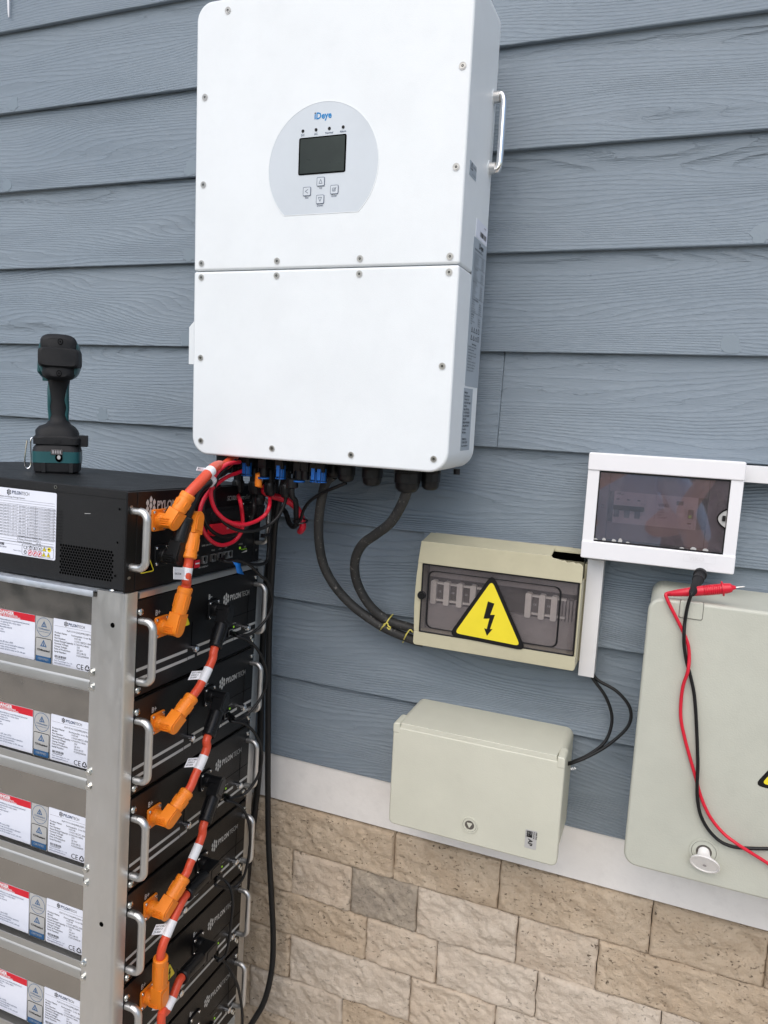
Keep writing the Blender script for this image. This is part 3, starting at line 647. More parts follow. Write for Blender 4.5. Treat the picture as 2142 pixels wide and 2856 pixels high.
# ------------------------------------------------------------------ junction box below
jb = thing('junction_box', 'pale grey green hinged junction box with round triangle lock over the trim board', 'junction box', (-.2875, 0, -1.529))
JO = (.2875, 0, 1.529)
def jfin(mb, name, mat, **k): return fin(mb, name, mat, jb, JO, **k)
bx0, bx1, bz0, bz1 = -.4480, -.1275, -1.6325, -1.4255
jfin(MB().prism(rrect(bx0 + .002, bx1 - .002, bz0 + .002, bz1 - .0005, .016, 6), .0, .119), 'box_body', M['ivory'], bevel=.002, seg=2)
jfin(MB().prism(rrect(bx0 - .001, bx1 + .001, bz0, bz1 - .008, .011, 6), .1205, .1385), 'lid', M['ivory'], bevel=.004, seg=3)
jfin(MB().prism(rrect(bx0 + .014, bx1 - .014, bz1 - .020, bz1 + .0003, .001), .110, .1375), 'lid_hinge_edge', M['ivory'], bevel=.0045, seg=3)
for a, b in ((bx0 - .001, bx0 + .0132), (bx1 - .0132, bx1 + .001)):
    jfin(MB().prism(rrect(a, b, bz1 - .021, bz1, .0065, 5, (0, 0, 1, 1) if 0 else ((0, 0, 0, 1) if a < -.3 else (0, 0, 1, 0))), .095, .1395), 'hinge_knuckle', M['ivory'], bevel=.003, seg=3)
lx, lz = -0.2884, -1.5938
tri3 = [(lx - .0055, lz + .0040), (lx + .0055, lz + .0040), (lx, lz - .0055)]
jfin(MB().mat(0).ring(circ(lx, lz, .0155, 32), circ(lx, lz, .0132, 32), .1380, .1402).mat(1).ring(circ(lx, lz, .0132, 32), circ(lx, lz, .0125, 32), .1380, .1388).mat(0).ring(circ(lx, lz, .0125, 32), circ(lx, lz, .0090, 32), .1380, .1398).mat(1).flat(circ(lx, lz, .0090, 24), .1387).mat(0).prism(rtri(tri3, .001), .1387, .1405), 'lock', [M['ivory'], M['inner2']])
sx0, sx1, sz0, sz1 = -0.1853, -0.1644, -1.6093, -1.5739
sk_ = MB().mat(0).prism(rrect(sx0, sx1, sz0, sz1, .001), .1386, .1390).mat(1)
FV = lambda u, v, d: (sx0 + v, -d, sz0 + (sz1 - sz0) - u)     # text turned a quarter clockwise
for i, l in enumerate(('ABB IP65', 'Industrial')): sk_.text(l, .0036, .002, .0125 - i * .004 + .006, .1392, FV, bold=.02)
sk_.text('AP', .011, .017, .006, .1392, FV, bold=.03).prism([(.002, .003), (.014, .003), (.014, .0125), (.002, .0125)], .1391, .1392, FV).mat(0).text('IP65', .0035, .003, .009, .13935, FV).text('ABS 4', .003, .003, .005, .13935, FV).mat(1).text('CE 16A 400V', .0025, .002, .0008, .1392, FV)
jfin(sk_, 'type_sticker', [M['greylab'], M['ink']])
# ------------------------------------------------------------------ big cabinet at right
cb = thing('electrical_cabinet', 'large grey green cabinet cut by the right edge with a white key in its lock', 'cabinet', (.25, 0, -1.35))
CO = (-.25, 0, 1.35)
def cfin(mb, name, mat, **k): return fin(mb, name, mat, cb, CO, **k)
qx0, qx1, qz0, qz1 = -.0165, .52, -1.580, -1.1165
cfin(MB().prism(rrect(qx0 + .002, qx1 - .002, qz0 + .002, qz1 - .002, .020, 6), .0, .138), 'cabinet_body', M['ivory2'], bevel=.002)
cfin(MB().prism(rrect(qx0, qx1, qz0, qz1, .022, 7), .1405, .160), 'cabinet_door', M['ivory2'], bevel=.005, seg=3)
cfin(MB().prism(rrect(qx0 + .006, qx1 - .006, qz0 + .006, qz1 - .006, .02, 7), .135, .1415), 'door_gasket', M['inner'])
l0, l1 = 0.0303, 0.0643
cfin(MB().prism(rrect(l0 - .0007, l1 + .0007, qz1 - .0267, qz1 + .001, .003), .150, .1603), 'clip_gap', M['inner2'])
cfin(MB().prism(rrect(l0, l1, qz1 - .026, qz1 + .0015, .003), .150, .1625), 'door_clip', M['ivory2'], bevel=.002)
kx, kz = 0.1048, -1.5239
cfin(MB().mat(0).ring(circ(kx, kz, .0220, 32), circ(kx, kz, .0190, 32), .1590, .1615).mat(1).flat(circ(kx, kz, .0190, 32), .1604).mat(0).ring(circ(kx, kz, .0182, 32), circ(kx, kz, .0120, 32), .1600, .1612).mat(1).ring(circ(kx, kz, .0095, 32), circ(kx, kz, .0085, 32), .1600, .1614), 'lock', [M['ivory2'], M['inner2']])
kc = Vector((kx + .0025, -.1745, kz - .0075)); kn = Vector((-.12, -.84, -.52)).normalized(); ku = Vector((1, 0, .16)); ku = (ku - kn * ku.dot(kn)).normalized(); kv = kn.cross(ku)
key = MB().loft([((kx, -.160, kz + .001), (.0085, 0, 0), (0, 0, .0085), 2), ((kx, -.168, kz - .004), (.0100, 0, 0), (0, 0, .0090), 2), (tuple(kc + kn * -.003), tuple(ku * .0115), tuple(kv * .0115), 2), (tuple(kc + kn * .001), tuple(ku * .0155), tuple(kv * .0155), 2)], 24)
key.loft([(tuple(kc + kn * -.000), tuple(ku * .017), tuple(kv * .017), 2), (tuple(kc + kn * .003), tuple(ku * .0218), tuple(kv * .0218), 2), (tuple(kc + kn * .0065), tuple(ku * .0225), tuple(kv * .0225), 2), (tuple(kc + kn * .0066), tuple(ku * .0203), tuple(kv * .0203), 2), (tuple(kc + kn * .0050), tuple(ku * .0198), tuple(kv * .0198), 2)], 40)
kt = thing('cabinet_key', 'white round knob key standing out of the cabinet lock', 'key', (kx, -.16, kz))
key.v = [(a - kx, b + .16, c - kz) for a, b, c in key.v]; key.build('knob', M['trim'], kt, bevel=0, sharp=50)
rg = MB().cyl(tuple(kc + kn * .0077 - Vector((kx, -.16, kz))), tuple(kc + kn * .0079 - Vector((kx, -.16, kz))), .003, n=12); rg.build('knob_mark', M['inner'], kt)
w0 = Vector((0.1703, 0, -1.3777))
w0.x -= .006
tt = [(w0.x, w0.z - .017), (w0.x + .125, w0.z - .017), (w0.x + .0625, w0.z + .090)]
cs = MB().mat(0).prism(rtri(tt, .008), .1600, .1606).mat(1).flat(rtri(inner_tri(tt, .84), .005), .1608).mat(0); lightning(cs, w0.x + .0625, w0.z + .02, .06, .1610)
cfin(cs, 'warning_sticker', [M['ink'], M['yellow']])
# ------------------------------------------------------------------ battery rack
T = Matrix(((0.999939, -0.010568, 0.003234, -0.780551), (0.010411, 0.998921, 0.045254, -0.46), (-0.003708, -0.045218, 0.99897, -1.149102), (0, 0, 0, 1)))
TR = lambda p: tuple(T @ Vector(p))
rk = thing('battery_rack', 'galvanised steel rack holding the stacked black battery modules', 'rack', mat=T)
PITCH = .1682; LX = -.62; ZF = -1.32
def post(name, ya, yb, s):
    # channel: side plate (faces the camera side), rounded corner, front flange
    m = MB(); t = .0025
    if s < 0:
        poly = [(-.055, ya), (-.007, ya), (-.0042, ya + .0006), (-.0020, ya + .0020), (-.0006, ya + .0042), (0, ya + .007), (0, yb), (-t, yb), (-t, ya + .007), (-.007, ya + t), (-.055, ya + t)]
    else:
        poly = [(-.055, yb), (-.055, yb - t), (-.007, yb - t), (-t, yb - .007), (-t, ya), (0, ya), (0, yb - .006), (-.0018, yb - .0018), (-.006, yb)]
    m.prism(poly, ZF, .002, F_UP)
    return m.build(name, M['galv'], rk, bevel=0, sharp=30)
post('post', -.031, -.002, -1); post('post', .3735, .402, 1)
MB().box(-.0685, -.0545, -.0275, -.025, ZF, -.0105).build('post_lip', M['galv'], rk)
MB().box(LX, LX + .06, -.031, -.028, ZF, .0).box(LX, LX + .06, .37, .402, ZF, .0).build('rear_post', M['galv'], rk)
MB().mat(0).prism(circ(-.023, -.051, .0042, 18), .0305, .0312).mat(0).build('mounting_hole', M['hole'], rk)
MB().mat(0).prism(circ(-.026, -.558, .0042, 18), .0305, .0312).build('mounting_hole', M['hole'], rk)
MB().prism([(-.0015, -.0115), (.0012, -.0105), (.0018, -.002), (.0006, 0), (-.05, 0), (-.05, -.0015), (-.0015, -.0022)], .002, .372, lambda a, b, d: (a, d, b)).build('top_rail', M['galv'], rk, sharp=50)
MB().prism([(-.034, -.0105), (-.0352, -.0095), (-.0352, -.001), (-.034, .0003), (.37, .0003), (.37, -.0018), (-.033, -.0018)], LX, -.0605, lambda a, b, d: (d, a, b)).build('top_plate', M['galvtop'], rk, sharp=50)
MB().box(-.0605, -.003, -.0285, .37, -.0020, .0006).build('top_plate', M['galvtop'], rk)
MB().cyl((-.040, -.012, 0), (-.040, -.012, .0022), .0070, .0062, 20).build('bolt', M['bolt'], rk)
bo = None
for k in range(7):
    zk = -k * PITCH
    # side rail under each module, with its flared lip
    MB().prism([(-.0262, zk - .1385), (-.0250, zk - .1385), (-.0250, zk - .1690), (-.0262, zk - .1690), (-.0282, zk - .1672), (-.0282, zk - .1545), (-.0276, zk - .1525), (-.0262, zk - .1505)], LX, -.0688, lambda a, b, d: (d, a, b)).build('side_rail', M['rail'], rk, sharp=25)
    MB().box(LX, -.069, -.0262, .37, zk - .1700, zk - .1675).build('shelf', M['rail'], rk)
    for bx, bz in ((-.0615, -.1355), (-.0605, -.1600)):
        if bo is None:
            bo = MB().cyl((0, 0, 0), (0, -.0020, 0), .0064, n=20).prism(circ(0, 0, .0052, 6), .002, .0065).lathe([((0, -.0065, 0), .0036), ((0, -.0070, 0), .0030)], 12).build('bolt', M['bolt'], rk); o = bo
        else: o = copyo(bo, rk)
        o.location = (bx, -.0275, zk + bz); o.rotation_euler = (0, random.uniform(0, 1), 0)
# ------------------------------------------------------------------ logo and print helpers
def logo(m, u, v, h, d, fr):
    """seven leaf drops in a hexagon"""
    s = h / 3.0
    for (a, b) in ((-1, .5), (-1, -.5), (0, 1), (0, 0), (0, -1), (1, .5), (1, -.5)):
        cx_, cz_ = u + a * s * .82, v + b * s
        pts = [(cx_, cz_ + s * .60), (cx_ + s * .34, cz_ + s * .16), (cx_ + s * .36, cz_ - s * .12), (cx_ + s * .05, cz_ - s * .56), (cx_ - s * .05, cz_ - s * .56), (cx_ - s * .36, cz_ - s * .12), (cx_ - s * .34, cz_ + s * .16)]
        m.flat(pts, d, fr)
    return m
FS = F_FRONT
# ------------------------------------------------------------------ battery module (rack coordinates, z = 0 at the rack top)
def phillips(mb_y, mb_z, r, name, parent, x=0.0, mat='bolt'):
    m = MB().mat(0).lathe([((x, mb_y, mb_z), r), ((x + r * .35, mb_y, mb_z), r * .92), ((x + r * .62, mb_y, mb_z), r * .6), ((x + r * .68, mb_y, mb_z), r * .2)], 18)
    m.mat(1).flat([(mb_y - r * .45, mb_z - r * .09), (mb_y + r * .45, mb_z - r * .09), (mb_y + r * .45, mb_z + r * .09), (mb_y - r * .45, mb_z + r * .09)], x + r * .69, F_RIGHT)
    m.flat([(mb_y - r * .09, mb_z - r * .45), (mb_y + r * .09, mb_z - r * .45), (mb_y + r * .09, mb_z + r * .45), (mb_y - r * .09, mb_z + r * .45)], x + r * .695, F_RIGHT)
    return m.build(name, [M[mat], M['hole']], parent)
def handle(parent, y, z0, z1, out, r, mat='alu'):
    f = .014
    return MB().loft([((0, y, z1), (0, r * 1.0, 0), (0, 0, r * .85), 2.6), ((out - f, y, z1), (0, r, 0), (0, 0, r * .85), 2.6), ((out - f * .3, y, z1 - f * .28), (r * .5, 0, r * .5), (0, r, 0), 2.6)] [:2], 16).tube(
        [(out - f, y, z1), (out - f * .62, y, z1 - f * .06), (out - f * .28, y, z1 - f * .28), (out - f * .06, y, z1 - f * .62), (out, y, z1 - f), (out, y, z1 - f - .004), (out, y, z0 + f + .004), (out, y, z0 + f), (out - f * .06, y, z0 + f * .62), (out - f * .28, y, z0 + f * .28), (out - f * .62, y, z0 + f * .06), (out - f, y, z0), (-.001, y, z0)], r, 14, 3).build('handle', M[mat], parent, sharp=50)
BAT = []
bat = thing('battery_module', '', 'battery module', mat=T); BAT.append(bat)
MB().box(LX + .01, -.004, -.0015, .372, -.165, -.012).build('case', M['steel'], bat)
MB().prism(rrect(-.0015, .3730, -.174, -.0135, .001), -.003, .0008, F_RIGHT).build('front_plate', M['black'], bat, bevel=.0006, seg=1)
m = MB()
for a, b, z in ((.000, .137, -.1295), (.160, .207, -.1285), (.285, .316, -.1280), (.340, .3715, -.1280), (.000, .1375, -.1455), (.139, .160, -.1450), (.168, .262, -.1445), (.2635, .290, -.1440), (.292, .3715, -.1440)):
    MB().prism(rrect(a, b, z - .0026, z + .0026, .0002, 2), .0007, .0011, F_RIGHT).build('silver_stripe', M['stripe'], bat)
m = MB(); logo(m, .2565, -.0570, .0245, .0011, F_RIGHT)
m.text('PYLON', .0150, .2695, -.0622, .0011, F_RIGHT, bold=.030, sx=.82).text('TECH', .0150, .3110, -.0622, .0011, F_RIGHT, bold=-.012, sx=.82)
m.build('brand_print', M['stripe'], bat)
MB().text('B+', .0135, .0430, -.0470, .0011, F_RIGHT, bold=.02, sx=.85).build('terminal_mark', M['stripe'], bat)
MB().text('B–', .0135, .1960, -.0470, .0011, F_RIGHT, bold=.02, sx=.85).build('terminal_mark', M['stripe'], bat)
MB().text('STATUS', .0035, .284, -.1130, .0011, F_RIGHT).build('light_caption', M['stripe'], bat)
MB().mat(0).prism(circ(.2885, -.1190, .0021, 12), .0008, .0016, F_RIGHT).build('status_light', M['led'], bat)
# slotted cover edge drawn on the plate
MB().box(.0008, .0013, .148, .149, -.124, -.080).box(.0008, .0012, .27, .372, -.0985, -.0980).box(.0008, .0012, .339, .3395, -.123, -.05).build('plate_seam', M['hole'], bat)
for y in (.151, .3290):
    MB().lathe([((.0008, y, -.1283), .0052), ((.004, y, -.1283), .0052), ((.0042, y, -.1283), .0062), ((.012, y, -.1283), .0062), ((.0125, y, -.1283), .0050), ((.0135, y, -.1283), .0042)], 18).build('thumb_screw', M['chrome'], bat)
for y, z in ((.0055, -.0330), (.0055, -.1640), (.365, -.0300), (.365, -.1640), (.358, -.1560)): phillips(y, z, .0062 if y < .1 else .0052, 'screw', bat, .0008)
handle(bat, .0060, -.1490, -.0475, .0265, .0066); handle(bat, .3635, -.1440, -.0440, .0250, .0055)
def flange(y, z, mat, parent):
    f = MB().prism(rrect(y - .0175, y + .0175, z - .0180, z + .0180, .003), .0008, .0045, F_RIGHT).build('socket', M[mat], parent, bevel=.0006, seg=1)
    for a in (-1, 1):
        for b in (-1, 1): phillips(y + a * .0130, z + b * .0132, .0030, 'screw', f, .0045, 'chrome')
    return f
flange(.0580, -.0680, 'orange', bat); flange(.2120, -.0680, 'bplastic', bat)
w_ = MB().mat(0).prism(rtri([(.103, -.0840), (.143, -.0840), (.123, -.0480)], .003), .0008, .0012, F_RIGHT).mat(1).flat(rtri([(.105, -.0828), (.141, -.0828), (.123, -.0505)], .0025), .0014, F_RIGHT).mat(0)
lightning(w_, .1235, -.0710, .021, .0016, F_RIGHT); w_.build('warning_sticker', [M['yellow'], M['yellow']][:1] + [M['yellow']], bat) if 0 else w_.build('warning_sticker', [M['ink'], M['yellow']], bat)
MB().box(.0008, .006, .262, .279, -.134, -.118).build('data_port', M['bplastic'], bat)
MB().mat(0).ring(rrect(.2635, .2775, -.1325, -.1195, .001), rrect(.265, .276, -.131, -.121, .001), .0055, .0068, F_RIGHT).build('port_shield', M['alu'], bat)
# side labels
LY = .0018
lb = MB().mat(0).prism(rrect(-.335, -.2130, -.1480, -.0690, .001), LY, LY + .0003, FS).mat(1).flat([(-.3345, -.0815), (-.2133, -.0815), (-.2133, -.0692), (-.3345, -.0692)], LY + .0005, FS)
lb.mat(2).text('DANGER', .0080, -.2945, -.0760, LY + .0007, FS, bold=.04, sx=1.02).text('LOW DC VOLTAGE INSIDE', .0035, -.2950, -.0787, LY + .0007, FS, bold=.02).text('ARC FLASH & SHOCK HAZARD', .0035, -.2950, -.0812, LY + .0007, FS, bold=.02).mat(3)
for i, l in enumerate(('Risk of electric shock or disassembling by non-professional personnel', 'Drop, deform, impact, cut or spearing with a sharp object', 'Place at a children or pet touchable area', 'Place near open flame or flammable material', 'Alter or wrap the product case', 'Sit or put heavy things on battery', 'Touch the leaking liquid', 'Direct sunlight', 'Moisture or dust', 'Ensure the highest Protection (IP) class is IP20', 'Ensure the grounding connection set correctly before operation', 'Use the product manual to make wiring connection', 'If any fire, drill or damage, switch off the breaker on DC side and')):
    lb.text(l, .0042, -.332, -.0880 - i * .0044, LY + .0006, FS, sx=.88 if i else .9)
lb.build('danger_label', [M['paper'], M['red'], M['tag'], M['navy']], bat)
tv = MB().mat(0).prism(rrect(-.2118, -.1742, -.1500, -.0690, .001), LY, LY + .0003, FS)
tv.mat(1).ring(circ(-.1930, -.0870, .0168, 32), circ(-.1930, -.0870, .0160, 32), LY + .0003, LY + .0005, FS)
def tuv(m, cx, cz, s, d):
    o_ = [(cx - s, cz - s * .62), (cx + s, cz - s * .62), (cx, cz + s * 1.05)]; i_ = [(cx - s * .62, cz - s * .40), (cx + s * .62, cz - s * .40), (cx, cz + s * .62)]
    m.ring(o_, i_, d - .0002, d, FS); m.flat([(cx - s * .2, cz - s * .40), (cx + s * .2, cz - s * .40), (cx, cz + s * .62)], d, FS)
tuv(tv, -.1930, -.0828, .0062, LY + .0006)
tv.text('TÜVRheinland', .0042, -.1930, -.0918, LY + .0006, FS, align='CENTER', bold=.01).flat([(-.206, -.0955), (-.180, -.0955), (-.180, -.0949), (-.206, -.0949)], LY + .0006, FS)
tv.mat(2).prism(rrect(-.2108, -.1752, -.1495, -.1060, .003), LY + .0003, LY + .0005, FS).mat(0).flat(rrect(-.2098, -.1762, -.1380, -.1070, .002), LY + .0007, FS).mat(1).flat(rrect(-.2098, -.1762, -.1485, -.1382, .002), LY + .0007, FS)
tuv(tv, -.1930, -.1165, .0072, LY + .0009)
tv.mat(3).text('TÜVRheinland', .0048, -.1930, -.1290, LY + .0009, FS, align='CENTER', bold=.04).mat(0).text('CERTIFIED', .0052, -.1930, -.1445, LY + .0009, FS, align='CENTER')
tv.build('certificate_label', [M['greylab'], M['deyeblue'] if 0 else plain('steel_blue_ink', (.03, .11, .25, 1), .5), M['ink'], M['ink']], bat)
pl = MB().mat(0).prism(rrect(-.1728, -.0600, -.1490, -.0675, .0018), LY, LY + .0003, FS).mat(1)
pl.text('PYLON', .0072, -.1400, -.0765, LY + .0005, FS, bold=.035, sx=.85).mat(2).text('TECH', .0072, -.1203, -.0765, LY + .0005, FS, sx=.85); logo(pl, -.1452, -.0740, .0095, LY + .0005, FS)
pl.mat(2).flat([(-.170, -.0800), (-.065, -.0800), (-.065, -.0797), (-.170, -.0797)], LY + .0005, FS).text('IFpP/13/141/236/[(4P8S)20]M/-10+45', .0040, -.1430, -.0865, LY + .0005, FS)
for i, (a, b) in enumerate((('Product Name:', 'Rechargeable  Li-ion Battery'), ('Model:', 'H32148'), ('Part Number:', '11H32148ZZC-004'), ('Rated Energy/Capacity:', '4.736kWh/148Ah'), ('Nominal Voltage:', '32V'), ('Charge Voltage:', '28-36V'), ('Date of Production:', '2022-08-25'), ('Serial Number:', 'F22022000030'))):
    pl.text(a, .0044, -.1695, -.0930 - i * .0047, LY + .0005, FS, bold=.012).text(b, .0044, -.1330 + .006 * (i > 0) + .006 * (i > 3), -.0930 - i * .0047, LY + .0005, FS)
barcode(pl, -.1680, -.1430, -.1350, -.1310, LY + .0005, FS, 30, 5); pl.text('P2202200003008', .0030, -.1670, -.1378, LY + .0005, FS)
pl.mat(1).text('Pylon Technologies Co., Ltd.', .0034, -.1690, -.1415, LY + .0005, FS).text('www.pylontech.com.cn', .0038, -.1690, -.1455, LY + .0005, FS)
pl.mat(2).text('CE', .0130, -.1210, -.1470, LY + .0005, FS)
def recyc(m, cx, cz, s, d, fr):
    for k in range(3):
        a = R_(90 + 120 * k); c, n = math.cos(a), math.sin(a)
        rot = lambda u, v: (cx + (u * n + v * c) * s, cz + (-u * c + v * n) * s)
        m.flat([rot(*q) for q in ((-.55, .35), (-.25, .85), (.25, .85), (.50, .45), (.70, .58), (.62, .05), (.12, .22), (.30, .33), (.12, .60), (-.10, .60), (-.28, .22))], d, fr)
recyc(pl, -.0975, -.1425, .0062, LY + .0005, FS)
pl.build('product_label', [M['paper'], M['navy'], M['ink']], bat)
names = ['topmost battery module in the rack, directly under the black controller', 'second battery module from the top of the steel rack', 'third battery module from the top of the steel rack', 'fourth battery module from the top, black plug leaning to the left',
         'fifth battery module from the top, with upright orange plug', 'lowest visible battery module, cut by the bottom edge of the photo']
bat['label'] = names[0]; bat['group'] = 'battery modules stacked in the rack'
for k in range(1, 6):
    b = copytree(bat); b.matrix_world = T @ Matrix.Translation((0, 0, -k * PITCH)); b['label'] = names[k]; BAT.append(b)
    for ch in b.children:
        if ch.name.startswith('warning_sticker') and k in (1, 2, 3, 5): bpy.data.objects.remove(ch)
# ------------------------------------------------------------------ controller on top of the rack
ct = thing('controller', 'black rack controller with white data label and side vents on top of the rack', 'controller', mat=T)
CX = -.62
MB().box(CX, -.003, -.0195, .3480, .0035, .1505).build('case', M['blackbox'], ct, bevel=.001)
MB().prism([(-.0205, .1500), (-.0205, .1632), (-.0190, .1642), (.3495, .1642), (.3495, .150)], CX - .001, -.0105, lambda a, b, d: (d, a, b)).build('top_cover', M['blackbox'], ct, bevel=.0008)
fp = MB().prism(rrect(-.0340, .3720, .0040, .1635, .002), -.003, .0008, F_RIGHT).build('front_plate', M['black'], ct, bevel=.0006, seg=1)
for y in (-.011, .348): MB().box(.0008, .0016, y - .0005, y + .0005, .0045, .163).build('plate_fold', M['blackbox'], ct)
for z in (.0275, .1400):
    for y in (-.0255, .3600): MB().mat(0).ring(rrect(y - .0045, y + .0045, z - .0030, z + .0030, .003), rrect(y - .0036, y + .0036, z - .0022, z + .0022, .0022), .0008, .0013, F_RIGHT).mat(1).flat(rrect(y - .0037, y + .0037, z - .0023, z + .0023, .0022), .0012, F_RIGHT).build('slot_hole', [M['blackbox'], M['dullbolt']], ct)
handle(ct, -.0210, .0440, .1335, .0285, .0064); handle(ct, .3600, .0440, .1335, .026, .0045)
m = MB(); logo(m, .0210, .1395, .0300, .0012, F_RIGHT); m.text('PYLON', .0190, .0365, .1330, .0012, F_RIGHT, bold=.032, sx=.85).text('TECH', .0190, .0900, .1330, .0012, F_RIGHT, bold=-.01, sx=.85)
m.build('brand_print', M['stripe'], ct)
MB().text('SC1000 Controller', .0130, .2440, .1360, .0012, F_RIGHT, bold=-.004, sx=.80).build('model_print', M['stripe'], ct)
for u, v, t in ((.167, .0560, 'RS485 LINK PORT'), (.199, .0440, 'RS232'), (.222, .0440, 'CAN'), (.243, .0440, 'LAN'), (.292, .0450, 'STATUS'), (.312, .0380, 'SOC'), (.160, .0165, 'DRY CONTACT'), (.149, .040, 'ADD')): MB().text(t, .0042, u, v, .0012, F_RIGHT).build('port_caption', M['stripe'], ct)
MB().flat([(.302, .0285), (.324, .0285), (.324, .0325)], .0012, F_RIGHT).build('level_scale', M['stripe'], ct)
MB().prism(circ(.2970, .0390, .0026, 12), .0008, .0018, F_RIGHT).build('status_light', M['led'], ct)
for i in range(4): MB().prism(circ(.305 + i * .0052, .0350, .0009, 8), .0008, .0014, F_RIGHT).build('level_light', M['led'], ct)
for u in (.168, .196, .219, .238, .252):
    MB().mat(0).ring(rrect(u, u + .0135, .0245, .0385, .001), rrect(u + .0015, u + .012, .026, .037, .0006), .0008, .0050, F_RIGHT).mat(1).flat(rrect(u + .0015, u + .012, .026, .037, .0006), .0012, F_RIGHT).mat(2).flat(rrect(u + .004, u + .0095, .0265, .0285, .0004), .0014, F_RIGHT).build('network_port', [M['alu'], M['hole'], M['stripe']], ct)
MB().mat(0).prism(rrect(.1455, .1610, .0195, .0330, .0006), .0008, .0028, F_RIGHT).mat(1).prism(rrect(.1475, .1590, .0260, .0285, .0003), .0028, .0034, F_RIGHT).build('dip_switch', [M['red'], M['tag']], ct)
MB().mat(0).prism(rrect(.172, .290, .060, .125, .01), .0008, .0018, F_RIGHT).mat(1).prism(rrect(.182, .286, .074, .095, .008), .0018, .0100, F_RIGHT).mat(0).prism(rrect(.19, .27, .1000, .1180, .004), .0018, .0050, F_RIGHT).mat(2).text('ON   OFF', .0050, .232, .083, .0103, F_RIGHT).build('main_switch', [M['blackbox'], M['red'], M['tag']], ct, bevel=0)
MB().prism([(.200, .0590), (.262, .0630), (.262, .0655), (.200, .0640)], .0008, .0014, F_RIGHT).build('switch_label', M['alu'], ct)
flange(.0400, .1150, 'orange', ct); flange(.0500, .0550, 'bplastic', ct); flange(.1180, .1170, 'orange', ct); flange(.3100, .1150, 'bplastic', ct)
m = MB().mat(0).prism(rtri([(.0, .0300), (.036, .0300), (.018, .062)], .003), .0008, .0011, F_RIGHT).mat(1).flat(rtri([(.0035, .0318), (.0325, .0318), (.018, .0575)], .002), .0013, F_RIGHT); m.build('warning_sticker', [M['yellow'], M['hole']], ct)
# side of the controller: label, screws, hexagonal vent field
SY = .0197
cl = MB().mat(0).prism(rrect(-.370, -.1545, .0355, .1475, .003), SY, SY + .0004, FS).mat(1)
cl.text('PYLON', .0080, -.2520, .1380, SY + .0006, FS, bold=.035, sx=.85).mat(2).text('TECH', .0080, -.2300, .1380, SY + .0006, FS, sx=.85); logo(cl, -.2585, .1405, .0110, SY + .0006, FS)
cl.text('Lithium-ion Energy Storage System', .0042, -.282, .1315, SY + .0006, FS)
hl = lambda z, a=-.366, b=-.1580: cl.flat([(a, z), (b, z), (b, z + .00035), (a, z + .00035)], SY + .0006, FS)
vl = lambda x, z0, z1: cl.flat([(x, z0), (x + .00035, z0), (x + .00035, z1), (x, z1)], SY + .0006, FS)
for z in (.1290, .1250): hl(z)
for i in range(11):
    z = .1210 - i * .0050; hl(z)
    cl.text('PowerCube-H2-C-%dS-V1' % (12 + i), .0040, -.282, z - .0040, SY + .0006, FS).text('%d-%dV' % (320 + 32 * i, 430 + 40 * i), .0040, -.2360, z - .0040, SY + .0006, FS).text('%.2fkWh' % (47.36 + 4.736 * i), .0040, -.2170, z - .0040, SY + .0006, FS).text('IFpP/13/141/236/[(4P8S)%dS]M/-10+45/90' % (10 + i), .0040, -.1990, z - .0040, SY + .0006, FS, sx=.86)
for i in range(4):
    z = .0660 - i * .0045; hl(z)
hl(.0575)
for x in (-.2845, -.2390, -.2195, -.1995, -.1588): vl(x, .0660, .121)
for i, (a, b) in enumerate((('Nominal/Maximum Current', '74/100A'), ('IP Rating / Protective Class', 'IP20 / I'), ('Storage Temperature', '-20~60'))): cl.text(a, .0038, -.238, .0670 - i * .0045 - .0002, SY + .0006, FS).text(b, .0038, -.197, .0670 - i * .0045 - .0002, SY + .0006, FS)
cl.ring(rrect(-.2270, -.1580, .0375, .0560, .003), rrect(-.2266, -.1584, .0379, .0556, .0028), SY + .0005, SY + .0007, FS)
barcode(cl, -.290, -.267, .0490, .0535, SY + .0006, FS, 30, 9); cl.text('PPTBH02202200029', .0034, -.290, .0450, SY + .0006, FS).text('Made in China', .0030, -.246, .0420, SY + .0006, FS)
cl.text('CE', .0085, -.2240, .0475, SY + .0006, FS).text('UK', .0050, -.2120, .0510, SY + .0006, FS, bold=.02).text('CA', .0050, -.2120, .0470, SY + .0006, FS, bold=.02); recyc(cl, -.2195, .0425, .0040, SY + .0006, FS)
tuv(cl, -.1990, .0505, .0030, SY + .0006); cl.ring(circ(-.1990, .0508, .0050, 20), circ(-.1990, .0508, .0046, 20), SY + .0005, SY + .0007, FS); cl.ring(circ(-.1880, .0508, .0050, 20), circ(-.1880, .0508, .0046, 20), SY + .0005, SY + .0007, FS); tuv(cl, -.1880, .0505, .0026, SY + .0006)
cl.mat(3)
for x in (-.2090, -.1985, -.1880): cl.ring(circ(x, .0425, .0047, 20), circ(x, .0425, .0040, 20), SY + .0005, SY + .0008, FS).flat([(x - .0035, .0394), (x - .0028, .0388), (x + .0035, .0456), (x + .0028, .0462)], SY + .0008, FS).flat(circ(x, .0425, .0018, 8), SY + .0007, FS)
for x, z in ((-.1780, .0488), (-.1790, .0398), (-.1690, .0398)):
    cl.mat(2).flat(rtri([(x - .0045, z - .0005), (x + .0045, z - .0005), (x, z + .0075)], .0006), SY + .0006, FS).mat(4).flat(rtri([(x - .0035, z), (x + .0035, z), (x, z + .0062)], .0005), SY + .0008, FS).mat(2).flat([(x - .0003, z + .0008), (x + .0003, z + .0008), (x + .0004, z + .0040), (x - .0004, z + .0040)], SY + .0010, FS)
cl.mat(4).flat(circ(-.1675, .0520, .0042, 16), SY + .0006, FS).mat(2).flat(circ(-.1680, .0525, .0016, 10), SY + .0008, FS)
